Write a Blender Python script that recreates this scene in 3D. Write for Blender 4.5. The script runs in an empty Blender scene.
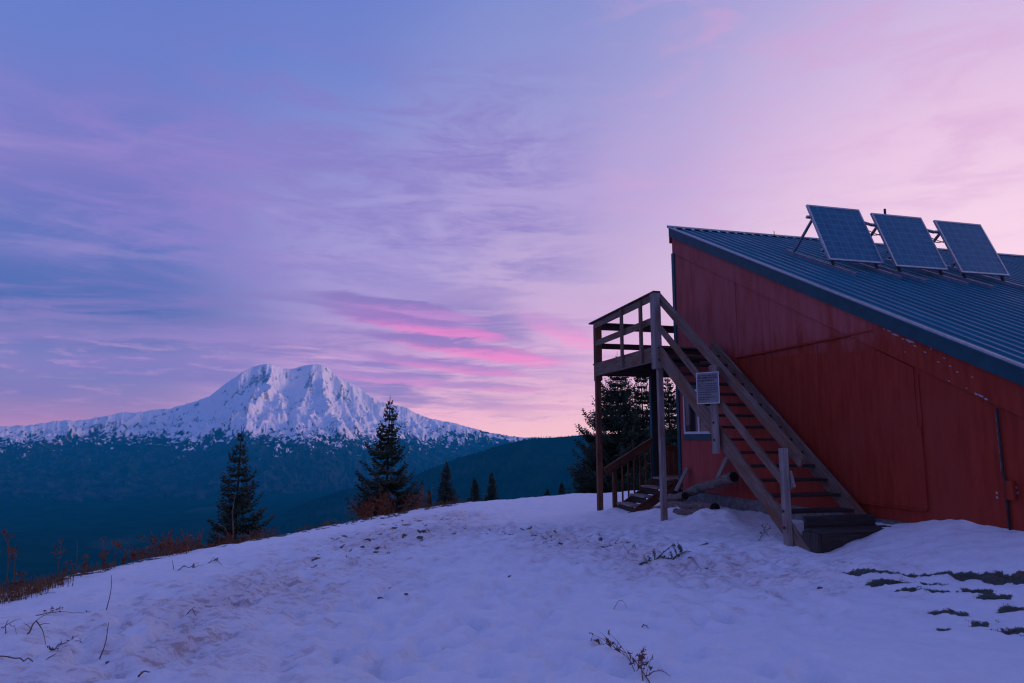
import bpy, math, random
import numpy as np
random.seed(7); RS = np.random.RandomState(11)
scene = bpy.context.scene
COL = scene.collection
# ------------------------------------------------------------------ camera
F = 683.0; PITCH = math.radians(8.1); H = 1.6; A = math.radians(14.3)
cam = bpy.data.cameras.new('camera'); cam.sensor_width = 36.0; cam.lens = F / 1024 * 36
cam.clip_start = 0.05; cam.clip_end = 120000
co = bpy.data.objects.new('camera', cam); COL.objects.link(co)
co.location = (0, 0, H); co.rotation_euler = (math.pi / 2 + PITCH, 0, 0); scene.camera = co
scene.view_settings.view_transform = 'Standard'; scene.view_settings.look = 'None'
scene.view_settings.exposure = 0.0; scene.view_settings.gamma = 1.0
scene.render.engine = 'CYCLES'
try:
    scene.cycles.use_denoising = True
    scene.cycles.volume_bounces = 1; scene.cycles.filter_width = 1.25
    scene.cycles.transparent_max_bounces = 16
except Exception: pass
def ray(x, y):
    u = (x - 512) / F; v = (341.5 - y) / F
    return np.array([u, math.cos(PITCH) - v * math.sin(PITCH), math.sin(PITCH) + v * math.cos(PITCH)])
CAMP = np.array([0, 0, H])
def at_y(x, y, Y): r = ray(x, y); return CAMP + r * (Y / r[1])
D = np.array([math.cos(A), math.sin(A), 0]); W = np.array([-math.sin(A), math.cos(A), 0])
O = np.array([2.855, 13.362, 0.0])           # foot of the stair's upper post; cabin axes are D (depth) and W
def wor(d, w, z=0.0): return O + D * d + W * w + np.array([0, 0, z])
def loc(p): q = np.asarray(p) - O; return np.array([q @ D, q @ W, q[2]])
def at_w(x, y, w):
    r = ray(x, y); rl = np.array([r @ D, r @ W, r[2]]); c = loc(CAMP); return c + rl * ((w - c[1]) / rl[1])
def at_d(x, y, d):
    r = ray(x, y); rl = np.array([r @ D, r @ W, r[2]]); c = loc(CAMP); return c + rl * ((d - c[0]) / rl[0])
# ------------------------------------------------------------------ colour
def lin(r, g, b, a=1.0):
    f = lambda c: c / 12.92 if c <= 0.04045 else ((c + 0.055) / 1.055) ** 2.4
    return (f(r / 255), f(g / 255), f(b / 255), a)
# ------------------------------------------------------------------ numpy noise
def _hash(ix, iy, s):
    h = (ix.astype(np.int64) * 374761393 + iy.astype(np.int64) * 668265263 + s * 1274126177) & 0xffffffff
    h = ((h ^ (h >> 13)) * 1274126177) & 0xffffffff
    return ((h ^ (h >> 16)) & 0xffff) / 65535.0
def vnoise(x, y, s=0):
    x = np.asarray(x, float); y = np.asarray(y, float)
    ix = np.floor(x); iy = np.floor(y); fx = x - ix; fy = y - iy
    fx = fx * fx * fx * (fx * (fx * 6 - 15) + 10); fy = fy * fy * fy * (fy * (fy * 6 - 15) + 10)
    a = _hash(ix, iy, s); b = _hash(ix + 1, iy, s); c = _hash(ix, iy + 1, s); d = _hash(ix + 1, iy + 1, s)
    return (a + (b - a) * fx) * (1 - fy) + (c + (d - c) * fx) * fy - 0.5
def fbm(x, y, o=4, s=0, lac=2.03, g=0.5):
    t = 0.0; amp = 1.0
    for k in range(o):
        t = t + amp * vnoise(x + 17.3 * k, y - 9.1 * k, s + k); x = x * lac; y = y * lac; amp *= g
    return t
def ridged(x, y, o=5, s=0):
    t = 0.0; amp = 0.5; wgt = 1.0
    for k in range(o):
        n = 1 - np.abs(2 * vnoise(x + 7.7 * k, y + 3.3 * k, s + k)); n = n * n * wgt
        t = t + amp * n; wgt = np.clip(n * 1.6, 0, 1); x = x * 2.1; y = y * 2.1; amp *= 0.5
    return t
def sstep(a, b, x): t = np.clip((x - a) / (b - a), 0, 1); return t * t * (3 - 2 * t)
# ------------------------------------------------------------------ mesh builder
class MB:
    def __init__(s): s.v = []; s.f = []; s.uv = []
    def face(s, idx, uv=None): s.f.append(tuple(idx)); s.uv.append(uv or [(0, 0)] * len(idx))
    def pt(s, p): s.v.append(tuple(float(c) for c in p)); return len(s.v) - 1
    def beam(s, p0, p1, wid, dep, up=(0, 0, 1)):
        p0 = np.array(p0, float); p1 = np.array(p1, float); d = p1 - p0; L = np.linalg.norm(d); d /= L
        sd = np.cross(d, np.array(up, float)); sd /= np.linalg.norm(sd); u = np.cross(sd, d)
        b = len(s.v); o = random.random() * 50
        for q in (p0, p1):
            for a, c in ((-1, -1), (1, -1), (1, 1), (-1, 1)): s.pt(q + sd * a * wid / 2 + u * c * dep / 2)
        per = [0, wid, wid + dep, 2 * wid + dep, 2 * (wid + dep)]
        for i in range(4):
            j = (i + 1) % 4
            s.face((b + i, b + j, b + 4 + j, b + 4 + i), [(o, o + per[i]), (o, o + per[i + 1]), (o + L, o + per[i + 1]), (o + L, o + per[i])])
        s.face((b + 3, b + 2, b + 1, b), [(o, o), (o + .02, o), (o + .02, o + .1), (o, o + .1)])
        s.face((b + 4, b + 5, b + 6, b + 7), [(o, o), (o + .02, o), (o + .02, o + .1), (o, o + .1)])
    def box(s, a, b_):
        a = np.array(a, float); b_ = np.array(b_, float); e = b_ - a; k = int(np.argmax(e)); m = (a + b_) / 2
        p0 = m.copy(); p1 = m.copy(); p0[k] = a[k]; p1[k] = b_[k]
        up = (0, 0, 1) if k != 2 else (0, 1, 0)
        d = np.zeros(3); d[k] = 1; sd = np.cross(d, up); ws = abs(sd @ e); us = abs(np.array(up) @ e)
        s.beam(p0, p1, ws, us, up)
    def tube(s, pts, rad, n=6, cap=True):
        pts = [np.array(p, float) for p in pts]
        if not hasattr(rad, '__len__'): rad = [rad] * len(pts)
        rings = []; ref = np.array([0.13, 0.31, 0.94]); L = 0; o = random.random() * 50
        for i, p in enumerate(pts):
            t = pts[min(i + 1, len(pts) - 1)] - pts[max(i - 1, 0)]; t /= (np.linalg.norm(t) + 1e-9)
            if abs(t @ ref) > 0.95: ref = np.array([0.9, 0.3, 0.1])
            a = np.cross(t, ref); a /= np.linalg.norm(a); b = np.cross(t, a)
            if i: L += np.linalg.norm(p - pts[i - 1])
            rings.append((L, [s.pt(p + (a * math.cos(2 * math.pi * k / n) + b * math.sin(2 * math.pi * k / n)) * rad[i]) for k in range(n)]))
        for i in range(len(rings) - 1):
            for k in range(n):
                j = (k + 1) % n; L0, r0 = rings[i]; L1, r1 = rings[i + 1]; c = rad[i] * 6.28 / n
                s.face((r0[k], r1[k], r1[j], r0[j]), [(o + L0, o + k * c), (o + L1, o + k * c), (o + L1, o + (k + 1) * c), (o + L0, o + (k + 1) * c)])
        if cap: s.face(rings[0][1]); s.face(rings[-1][1][::-1])
    def prism(s, poly, ext):
        ext = np.array(ext, float); n = len(poly); b = len(s.v)
        for p in poly: s.pt(p)
        for p in poly: s.pt(np.array(p, float) + ext)
        s.face(range(b, b + n)); s.face(range(b + 2 * n - 1, b + n - 1, -1))
        for i in range(n): j = (i + 1) % n; s.face((b + j, b + i, b + n + i, b + n + j))
    def quad(s, *p): s.face([s.pt(q) for q in p], [(0, 0), (1, 0), (1, 1), (0, 1)][:len(p)])
    def build(s, name, mat, parent=None, smooth=False, bevel=0.0, fix=False):
        me = bpy.data.meshes.new(name); me.from_pydata(s.v, [], s.f)
        ul = me.uv_layers.new(name='UVMap'); fl = [c for u in s.uv for c in u]
        ul.data.foreach_set('uv', np.array(fl, dtype=np.float32).ravel())
        if mat: me.materials.append(mat)
        if smooth: me.polygons.foreach_set('use_smooth', [True] * len(me.polygons))
        if fix:
            import bmesh
            bm = bmesh.new(); bm.from_mesh(me); bmesh.ops.recalc_face_normals(bm, faces=bm.faces); bm.to_mesh(me); bm.free()
        me.update()
        o = bpy.data.objects.new(name, me); COL.objects.link(o)
        if parent: o.parent = parent
        if bevel:
            m = o.modifiers.new('bevel', 'BEVEL'); m.width = bevel; m.segments = 2; m.limit_method = 'ANGLE'
        return o
def tag(o, label=None, cat=None, group=None, kind=None):
    if label: o['label'] = label
    if cat: o['category'] = cat
    if group: o['group'] = group
    if kind: o['kind'] = kind
    return o
def thing(name, label, cat, at=(0, 0, 0), rotz=0.0, group=None):
    o = bpy.data.objects.new(name, None); COL.objects.link(o); o.empty_display_size = 0.3
    o.location = tuple(float(c) for c in at); o.rotation_euler = (0, 0, rotz)
    return tag(o, label, cat, group)
# ------------------------------------------------------------------ materials
class NT:
    def __init__(s, tree): s.t = tree; s.n = tree.nodes; s.l = tree.links
    def new(s, typ, **kw):
        n = s.n.new(typ)
        for k, v in kw.items():
            if k.startswith('in_'): n.inputs[k[3:].replace('_', ' ')].default_value = v
            else: setattr(n, k, v)
        return n
    def put(s, a, b): s.l.new(a, b)
    def val(s, sock, x):
        if hasattr(x, 'is_linked') or hasattr(x, 'links'): s.l.new(x, sock)
        else: sock.default_value = x
    def math(s, op, a, b=None, c=None, clamp=False):
        n = s.n.new('ShaderNodeMath'); n.operation = op; n.use_clamp = clamp; s.val(n.inputs[0], a)
        if b is not None: s.val(n.inputs[1], b)
        if c is not None: s.val(n.inputs[2], c)
        return n.outputs[0]
    def ss(s, x, a, b, lo=0.0, hi=1.0):
        n = s.n.new('ShaderNodeMapRange'); n.interpolation_type = 'SMOOTHSTEP'; s.val(n.inputs[0], x)
        n.inputs[1].default_value = a; n.inputs[2].default_value = b; n.inputs[3].default_value = lo; n.inputs[4].default_value = hi
        return n.outputs[0]
    def mix(s, f, a, b, mode='MIX'):
        n = s.n.new('ShaderNodeMix'); n.data_type = 'RGBA'; n.blend_type = mode; s.val(n.inputs[0], f); s.val(n.inputs[6], a); s.val(n.inputs[7], b)
        return n.outputs[2]
    def ramp(s, x, stops):
        n = s.n.new('ShaderNodeValToRGB'); e = n.color_ramp.elements; n.color_ramp.interpolation = 'EASE' if False else 'LINEAR'
        while len(e) > 1: e.remove(e[-1])
        for i, (p, c) in enumerate(stops):
            q = e[0] if i == 0 else e.new(p)
            q.position = p; q.color = c if len(c) == 4 else (*c, 1)
        s.val(n.inputs[0], x); return n.outputs[0]
    def noise(s, vec, scale, detail=4, rough=0.55, dist=0.0, dims='3D'):
        n = s.n.new('ShaderNodeTexNoise'); n.noise_dimensions = dims; s.l.new(vec, n.inputs['Vector'])
        n.inputs['Scale'].default_value = scale; n.inputs['Detail'].default_value = detail; n.inputs['Roughness'].default_value = rough
        n.inputs['Distortion'].default_value = dist; return n.outputs[0]
    def mapping(s, vec, sc=(1, 1, 1), loc_=(0, 0, 0), rot=(0, 0, 0)):
        n = s.n.new('ShaderNodeMapping'); s.l.new(vec, n.inputs[0]); n.inputs['Scale'].default_value = sc
        n.inputs['Location'].default_value = loc_; n.inputs['Rotation'].default_value = rot; return n.outputs[0]
    def bump(s, h, strength=0.3, dist=0.02):
        n = s.n.new('ShaderNodeBump'); n.inputs['Strength'].default_value = strength; n.inputs['Distance'].default_value = dist
        s.l.new(h, n.inputs['Height']); return n.outputs[0]
def mat(name, rough=0.7, spec=0.3, metal=0.0):
    m = bpy.data.materials.new(name); m.use_nodes = True; t = NT(m.node_tree); b = m.node_tree.nodes['Principled BSDF']
    b.inputs['Roughness'].default_value = rough; b.inputs['Metallic'].default_value = metal
    if 'Specular IOR Level' in b.inputs: b.inputs['Specular IOR Level'].default_value = spec
    tc = t.new('ShaderNodeTexCoord'); return m, t, b, tc
def simple(name, c1, c2, scale=8, rough=0.7, spec=0.3, metal=0.0, coord='Object', stretch=(1, 1, 1), bump=0.0, detail=5):
    m, t, b, tc = mat(name, rough, spec, metal)
    v = t.mapping(tc.outputs[coord], stretch); n = t.noise(v, scale, detail)
    f = t.ss(n, 0.32, 0.68); t.put(t.mix(f, (*c1, 1), (*c2, 1)), b.inputs['Base Color'])
    if bump: t.put(t.bump(n, bump, 0.02), b.inputs['Normal'])
    return m
def wood(name, c1, c2, cstain=None, rough=0.8):
    m, t, b, tc = mat(name, rough, 0.2)
    v = t.mapping(tc.outputs['UV'], (1.2, 26, 1)); n1 = t.noise(v, 1.6, 6, 0.6, 0.6)
    v2 = t.mapping(tc.outputs['UV'], (0.9, 3, 1)); n2 = t.noise(v2, 1.7, 3)
    c = t.mix(t.ss(n1, 0.3, 0.7), (*c1, 1), (*c2, 1))
    if cstain: c = t.mix(t.ss(n2, 0.46, 0.66), c, (*cstain, 1))
    v3 = t.mapping(tc.outputs['UV'], (5, 9, 1)); n3 = t.noise(v3, 3.0, 2)
    c = t.mix(t.ss(n3, 0.68, 0.76, 0, 0.6), c, (0.02, 0.017, 0.015, 1))
    t.put(c, b.inputs['Base Color']); t.put(t.bump(n1, 0.35, 0.01), b.inputs['Normal']); return m
M = {}
M['wood_grey'] = wood('weathered_wood', (0.105, 0.070, 0.052), (0.25, 0.182, 0.146), (0.17, 0.085, 0.05))
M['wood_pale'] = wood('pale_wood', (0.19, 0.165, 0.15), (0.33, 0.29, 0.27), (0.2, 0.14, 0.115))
M['wood_brown'] = wood('brown_stained_wood', (0.085, 0.035, 0.022), (0.17, 0.075, 0.04), (0.06, 0.03, 0.022))
M['wood_orange'] = wood('orange_stained_wood', (0.13, 0.058, 0.034), (0.21, 0.095, 0.05), (0.09, 0.045, 0.03))
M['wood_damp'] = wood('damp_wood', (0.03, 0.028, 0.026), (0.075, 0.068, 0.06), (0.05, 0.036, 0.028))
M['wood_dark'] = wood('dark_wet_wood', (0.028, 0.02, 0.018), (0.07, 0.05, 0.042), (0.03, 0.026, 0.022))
M['log_bark'] = simple('log_surface', (0.085, 0.066, 0.055), (0.26, 0.215, 0.185), 5, 0.9, 0.15, coord='UV', stretch=(1.2, 14, 1), bump=0.6)
M['log_end'] = simple('log_cut_end', (0.012, 0.01, 0.01), (0.04, 0.03, 0.028), 18, 0.9, 0.1)
M['strap'] = simple('green_strap', (0.02, 0.12, 0.1), (0.03, 0.17, 0.14), 20, 0.6)
M['teal'] = simple('teal_painted_trim', (0.001, 0.052, 0.072), (0.003, 0.072, 0.096), 6, 0.5, 0.3)
M['concrete'] = simple('concrete_footing', (0.12, 0.13, 0.13), (0.22, 0.23, 0.23), 9, 0.9, 0.15, bump=0.3)
M['white_frame'] = simple('white_vinyl', (0.55, 0.56, 0.58), (0.62, 0.63, 0.65), 3, 0.45, 0.4)
M['alu'] = simple('aluminium', (0.35, 0.36, 0.38), (0.45, 0.46, 0.48), 12, 0.4, 0.5, 0.7)
M['dark_metal'] = simple('dark_metal', (0.02, 0.02, 0.022), (0.04, 0.04, 0.044), 15, 0.5, 0.4, 0.3)
M['rail_metal'] = simple('rail_metal', (0.16, 0.2, 0.26), (0.24, 0.28, 0.34), 9, 0.5, 0.4, 0.4)
M['bark'] = simple('fir_bark', (0.035, 0.026, 0.022), (0.09, 0.07, 0.06), 16, 0.9, 0.1, bump=0.5)
M['dead_wood'] = simple('bleached_snag', (0.12, 0.1, 0.1), (0.22, 0.19, 0.18), 14, 0.9, 0.1, bump=0.4)
M['needles'] = simple('fir_needles', (0.025, 0.05, 0.036), (0.07, 0.105, 0.06), 2.2, 0.7, 0.2)
M['needles_b'] = simple('fir_needles_lighter', (0.025, 0.05, 0.034), (0.072, 0.105, 0.058), 2.6, 0.7, 0.2)
M['weed'] = simple('dry_rusty_stalk', (0.14, 0.048, 0.026), (0.30, 0.11, 0.05), 9, 0.9, 0.1)
M['weed_dark'] = simple('dark_dry_stalk', (0.07, 0.045, 0.04), (0.16, 0.1, 0.085), 9, 0.9, 0.1)
M['twig'] = simple('twig_bark', (0.10, 0.06, 0.05), (0.22, 0.13, 0.10), 20, 0.9, 0.1)
M['grass_dry'] = simple('dry_grass_blade', (0.12, 0.06, 0.03), (0.28, 0.15, 0.07), 6, 0.9, 0.1)
M['grass_dark'] = simple('dark_grass_blade', (0.06, 0.105, 0.09), (0.17, 0.19, 0.14), 6, 0.9, 0.1)
M['rock'] = simple('dark_rock', (0.06, 0.05, 0.05), (0.17, 0.14, 0.13), 14, 0.9, 0.2, bump=0.6)
# red painted plywood; one version turns paler high up and towards its left end
def red_paint(name, streak=1.0, blend=0.0):
    m, t, b, tc = mat(name, 0.62, 0.12)
    n1 = t.noise(t.mapping(tc.outputs['Object'], (3.5, 3.5, 0.5)), 3.2, 5, 0.6)
    n2 = t.noise(tc.outputs['Object'], 1.1, 4)
    c = t.mix(t.ss(n1, 0.3, 0.7), (0.25, 0.028, 0.016, 1), (0.345, 0.044, 0.024, 1))
    c = t.mix(t.ss(n2, 0.40, 0.72, 0, 0.6), c, (0.29, 0.05, 0.034, 1))
    n3 = t.noise(t.mapping(tc.outputs['Object'], (26, 26, 1.2)), 2.0, 4, 0.7)
    c = t.mix(t.ss(n3, 0.55, 0.75, 0, 0.18 * streak), c, (0.12, 0.014, 0.012, 1))
    if blend:
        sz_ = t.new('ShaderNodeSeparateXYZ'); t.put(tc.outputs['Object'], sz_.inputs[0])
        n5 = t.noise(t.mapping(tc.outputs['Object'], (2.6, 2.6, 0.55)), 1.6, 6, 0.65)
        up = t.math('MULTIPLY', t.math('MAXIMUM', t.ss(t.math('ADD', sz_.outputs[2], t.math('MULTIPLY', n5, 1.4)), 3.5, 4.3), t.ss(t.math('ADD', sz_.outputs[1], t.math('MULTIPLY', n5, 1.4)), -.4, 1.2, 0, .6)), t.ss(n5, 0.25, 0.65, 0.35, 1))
        c = t.mix(t.math('MULTIPLY', up, blend), c, (0.44, 0.135, 0.14, 1))
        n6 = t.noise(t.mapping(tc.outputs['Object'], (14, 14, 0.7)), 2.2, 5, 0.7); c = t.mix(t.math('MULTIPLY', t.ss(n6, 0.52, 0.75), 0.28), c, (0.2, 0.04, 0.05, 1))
    n4 = t.noise(tc.outputs['Object'], 38, 3, 0.6)
    c = t.mix(t.ss(n4, 0.70, 0.78, 0, 0.5), c, (0.33, 0.11, 0.10, 1))
    t.put(c, b.inputs['Base Color']); t.put(t.bump(n3, 0.12, 0.01), b.inputs['Normal'])
    return m
M['red'] = red_paint('red_painted_plywood'); M['red_paler'] = red_paint('paler_red_plywood', 1.0, 0.75); M['red_trim'] = red_paint('red_painted_board', 0.6)
# roof metal
m, t, b, tc = mat('dark_blue_metal_roof', 0.42, 0.3, 0.0)
n1 = t.noise(t.mapping(tc.outputs['Object'], (9, 0.6, 0.6)), 1.5, 4); n2 = t.noise(tc.outputs['Object'], 1.3, 4)
c = t.mix(t.ss(n1, 0.3, 0.7), (0.002, 0.13, 0.19, 1), (0.005, 0.18, 0.26, 1)); c = t.mix(t.ss(n2, 0.45, 0.7, 0, 0.5), c, (0.012, 0.17, 0.23, 1))
t.put(c, b.inputs['Base Color']); t.put(t.ss(n2, 0.3, 0.7, 0.36, 0.52), b.inputs['Roughness']); M['roof'] = m
# solar cells (grid on the sheet's UV, 6 x 9 cells)
m, t, b, tc = mat('solar_cells', 0.2, 0.25)
sx = t.new('ShaderNodeSeparateXYZ'); t.put(tc.outputs['UV'], sx.inputs[0])
def gridline(coord, n, wdt):
    f = t.math('FRACT', t.math('MULTIPLY', coord, float(n))); d = t.math('ABSOLUTE', t.math('SUBTRACT', f, 0.5))
    return t.ss(d, 0.5 - wdt * 1.5, 0.5 - wdt * 0.5)
g = t.math('MAXIMUM', gridline(sx.outputs[0], 6, 0.05), gridline(sx.outputs[1], 9, 0.06))
fine = t.math('MAXIMUM', gridline(sx.outputs[0], 12, 0.05), 0.0)
nz = t.noise(t.mapping(tc.outputs['UV'], (6, 9, 1)), 1.3, 2)
c = t.mix(t.ss(nz, 0.3, 0.7), (0.001, 0.105, 0.175, 1), (0.004, 0.16, 0.25, 1)); c = t.mix(t.math('MULTIPLY', fine, 0.3), c, (0.06, 0.17, 0.28, 1)); c = t.mix(t.math('MULTIPLY', g, 0.6), c, (0.10, 0.24, 0.36, 1))
t.put(c, b.inputs['Base Color']); M['cells'] = m
# window glass
m, t, b, tc = mat('window_glass', 0.06, 0.6); b.inputs['Base Color'].default_value = (0.012, 0.02, 0.03, 1); M['glass'] = m
M['curtain'] = simple('pale_curtain', (0.25, 0.24, 0.28), (0.36, 0.34, 0.38), 5, 0.9, 0.1, stretch=(8, 8, 0.5))
M['sign'] = simple('sign_plate_paint', (0.15, 0.16, 0.16), (0.21, 0.22, 0.22), 7, 0.5, 0.3)
M['ink'] = simple('faded_sign_ink', (0.05, 0.055, 0.06), (0.1, 0.105, 0.11), 30, 0.7)
M['chip'] = simple('bare_primer', (0.3, 0.28, 0.31), (0.42, 0.4, 0.43), 30, 0.8)

# ------------------------------------------------------------------ near ground heights
CREST_PX = [(-90, 622, 7.0), (0, 597, 8.5), (62, 580, 10), (123, 566, 11.5), (188, 551.5, 13.5), (250, 540.5, 15.5), (333, 525, 18), (416, 510, 20), (482, 501.5, 22), (520, 498, 23), (570, 494.5, 25), (640, 493, 27)]
crest = [at_y(*c) for c in CREST_PX]
ctl = [tuple(p) for p in crest]
for d, w, z in [(0, 0, .03), (0, 3.35, -.13), (0, -4.4, .15), (0, -3.84, .2), (1.3, -5.9, .56), (1.3, -4.85, .5), (1.3, -7.5, .6), (.24, 1.9, .0), (.24, 2.8, .01), (1.1, .6, .22), (.6, -.8, .16), (.9, -2.0, .2), (1.1, -3.2, .28), (-1.2, -3, .08), (-1.0, 0.5, -.03), (3, 6, .0), (8, 5, .1), (1.2, 2.3, .1), (6, 12, -.3), (-.6, -5.6, .18), (.6, -6.8, .42)]:
    p = wor(d, w, z); ctl.append((p[0], p[1], z))
for x, y, z in [(0, 0, .0), (-4, 4.5, 0.0), (0, 5, 0.02), (4.2, 5, .12), (0, 9, 0.0), (-3.5, 8, -.05), (-2, 14, -.12), (2, 9, .03), (8, 4, .35), (0, -8, .1), (-8, -6, -.4), (14, -4, .6), (16, 20, .2), (20, 8, .6), (5, 6, .2)]: ctl.append((x, y, z))
ctl = np.array(ctl)
def tps(r): return np.where(r > 1e-9, r * r * np.log(np.maximum(r, 1e-9)), 0.0)
n = len(ctl); Kmat = tps(np.hypot(ctl[:, None, 0] - ctl[None, :, 0], ctl[:, None, 1] - ctl[None, :, 1])) + np.eye(n) * 0.05
Pm = np.c_[np.ones(n), ctl[:, :2]]; SYS = np.zeros((n + 3, n + 3)); SYS[:n, :n] = Kmat; SYS[:n, n:] = Pm; SYS[n:, :n] = Pm.T
SOL = np.linalg.solve(SYS, np.r_[ctl[:, 2], 0, 0, 0])
def base_h(x, y):
    x = np.clip(x, -14, 24); y = np.clip(y, -12, 34); z = SOL[n] + SOL[n + 1] * x + SOL[n + 2] * y
    for i in range(n): z = z + SOL[i] * tps(np.hypot(x - ctl[i, 0], y - ctl[i, 1]))
    return np.clip(z, -1.2, 1.2)
PLATEAU = [(p[0], p[1]) for p in crest] + [(14, 31), (26, 30), (30, 10), (26, -20), (-10, -24), (-11, -8), (-6.9, 2)]
def seg_dist(x, y, a, b):
    ax, ay = a; bx, by = b; dx, dy = bx - ax, by - ay
    t_ = np.clip(((x - ax) * dx + (y - ay) * dy) / (dx * dx + dy * dy), 0, 1)
    return np.hypot(x - ax - t_ * dx, y - ay - t_ * dy)
def outside(x, y):
    d = np.full(np.shape(x), 1e9); ins = np.zeros(np.shape(x), bool); m_ = len(PLATEAU)
    for i in range(m_):
        a = PLATEAU[i]; b = PLATEAU[(i + 1) % m_]; d = np.minimum(d, seg_dist(x, y, a, b))
        if a[1] != b[1]:
            c = ((a[1] > y) != (b[1] > y)) & (x < (b[0] - a[0]) * (y - a[1]) / (b[1] - a[1]) + a[0]); ins ^= c
    return np.where(ins, -d, d)
def hill(x, y):
    s = np.maximum(outside(x, y), 0.0); return base_h(x, y) - 0.52 * s * s / (s + 1.6)
def h0(x, y): return float(hill(np.array([x], float), np.array([y], float))[0])
def gpt(px, py, it=40):
    r = ray(px, py); z = 0.0; p = CAMP
    if r[2] > -0.02: r = np.array([r[0], r[1], -0.02])
    tt = (0.0 - H) / r[2]
    for _ in range(it):
        p = CAMP + r * tt; tt = 0.5 * tt + 0.5 * (h0(p[0], p[1]) - H) / r[2]
    return np.array([p[0], p[1], h0(p[0], p[1])])

# footprints, melt patches and dirty track, all as places on the ground
feet = []
for k in range(300):
    px = RS.uniform(60, 860); py = RS.uniform(540, 676)
    p = gpt(px, py, 14); feet.append((p[0], p[1], RS.uniform(.09, .17), RS.uniform(.06, .1), RS.uniform(0, 3.14), RS.uniform(.02, .07)))
def walk(pts, nst, dep):
    ps = [gpt(*p) for p in pts]
    for k in range(nst):
        u = k / nst * (len(ps) - 1); i = int(u); q = ps[i] + (ps[min(i + 1, len(ps) - 1)] - ps[i]) * (u - i)
        feet.append((q[0] + RS.normal(0, .16), q[1] + RS.normal(0, .12), .15, .075, RS.uniform(.9, 1.9), dep * RS.uniform(.6, 1.2)))
walk([(300, 680), (380, 600), (470, 545), (520, 515)], 30, .05); walk([(520, 680), (560, 600), (600, 550), (640, 525)], 26, .05); walk([(760, 660), (720, 600), (680, 560)], 14, .05)
walk([(450, 560), (540, 535), (640, 530), (700, 540), (770, 560)], 34, .04)
def prints(T, num, spread):
    q = [gpt(*p, 14) for p in T]
    for k in range(num):
        u = RS.rand() * (len(q) - 1); i = int(u); c_ = q[i] + (q[min(i + 1, len(q) - 1)] - q[i]) * (u - i)
        feet.append((c_[0] + RS.normal(0, spread), c_[1] + RS.normal(0, spread * .8), RS.uniform(.12, .16), RS.uniform(.055, .08), RS.uniform(.7, 2.2), RS.uniform(.03, .075)))
prints([(120, 660), (290, 575), (380, 540), (450, 514)], 200, .65); prints([(400, 530), (480, 528), (560, 532), (640, 555), (740, 570)], 170, .6); prints([(300, 660), (420, 590), (520, 560)], 70, .7)
PATCH = []   # (x, y, rx, ry, rot)
def patch(px, py, rx, ry, rot=0.0):
    p = gpt(px, py); PATCH.append((p[0], p[1], rx, ry, rot))
def streak(pts, wid):
    ps = [gpt(*p) for p in pts]
    for a, b in zip(ps[:-1], ps[1:]):
        L = np.linalg.norm(b - a); k = max(2, int(L / 0.25))
        for i in range(k):
            q = a + (b - a) * (i + .5) / k; PATCH.append((q[0], q[1], L / k * .95, wid, math.atan2(b[1] - a[1], b[0] - a[0])))
streak([(848, 570.5), (900, 571.5), (940, 573), (960, 574.5)], .06); streak([(955, 574), (975, 575.5), (1050, 580)], .11)
streak([(868, 585), (885, 584), (905, 583.5), (930, 586.5), (950, 587.5)], .05); streak([(900, 591), (925, 592), (955, 593), (985, 591.5)], .035); streak([(922, 586), (940, 587)], .045); streak([(962, 589), (985, 590)], .045); streak([(985, 596), (1012, 595)], .05); streak([(936, 592), (952, 593)], .04); patch(912, 590, .08, .04)
patch(945, 611, .2, .075, 0); patch(958, 612, .15, .08, .2); patch(983, 619, .16, .08, .3); patch(945, 626, .09, .06, 0); patch(1016, 607, .16, .06, .3); patch(1020, 624, .3, .15, .3); patch(1004, 627, .12, .06, .2)
patch(449, 645, .09, .07, .4); patch(441, 648, .06, .03, .4)
streak([(330, 540), (355, 533), (385, 528), (420, 521)], .10); streak([(380, 525), (410, 519), (430, 516)], .09); streak([(412, 538), (428, 537)], .06); streak([(300, 566), (312, 564)], .05)
streak([(330, 536), (338, 541)], .05); streak([(500, 579), (510, 577)], .05)
patch(700, 545, .1, .05, 0); patch(20, 600, .5, .16, .75); patch(45, 588, .35, .1, .8); patch(-10, 606, .5, .2, .8)
TRK = [gpt(*p) for p in [(130, 655), (220, 606), (290, 575), (380, 540), (450, 516)]]; TRK2 = [gpt(*p) for p in [(380, 535), (480, 530), (560, 535), (640, 560), (760, 572)]]
PF = [at_y(590, 513, 17.0)]
MOUND = [(*wor(.55, .35)[:2], .35, .14), (*wor(.4, -.6)[:2], .45, .12), (*wor(.5, -1.3)[:2], .5, .14), (*wor(.3, 1.0)[:2], .3, .12), (*wor(1.25, -5.1)[:2], .6, .05), (*wor(.9, -6.6)[:2], .9, .02)]
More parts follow.
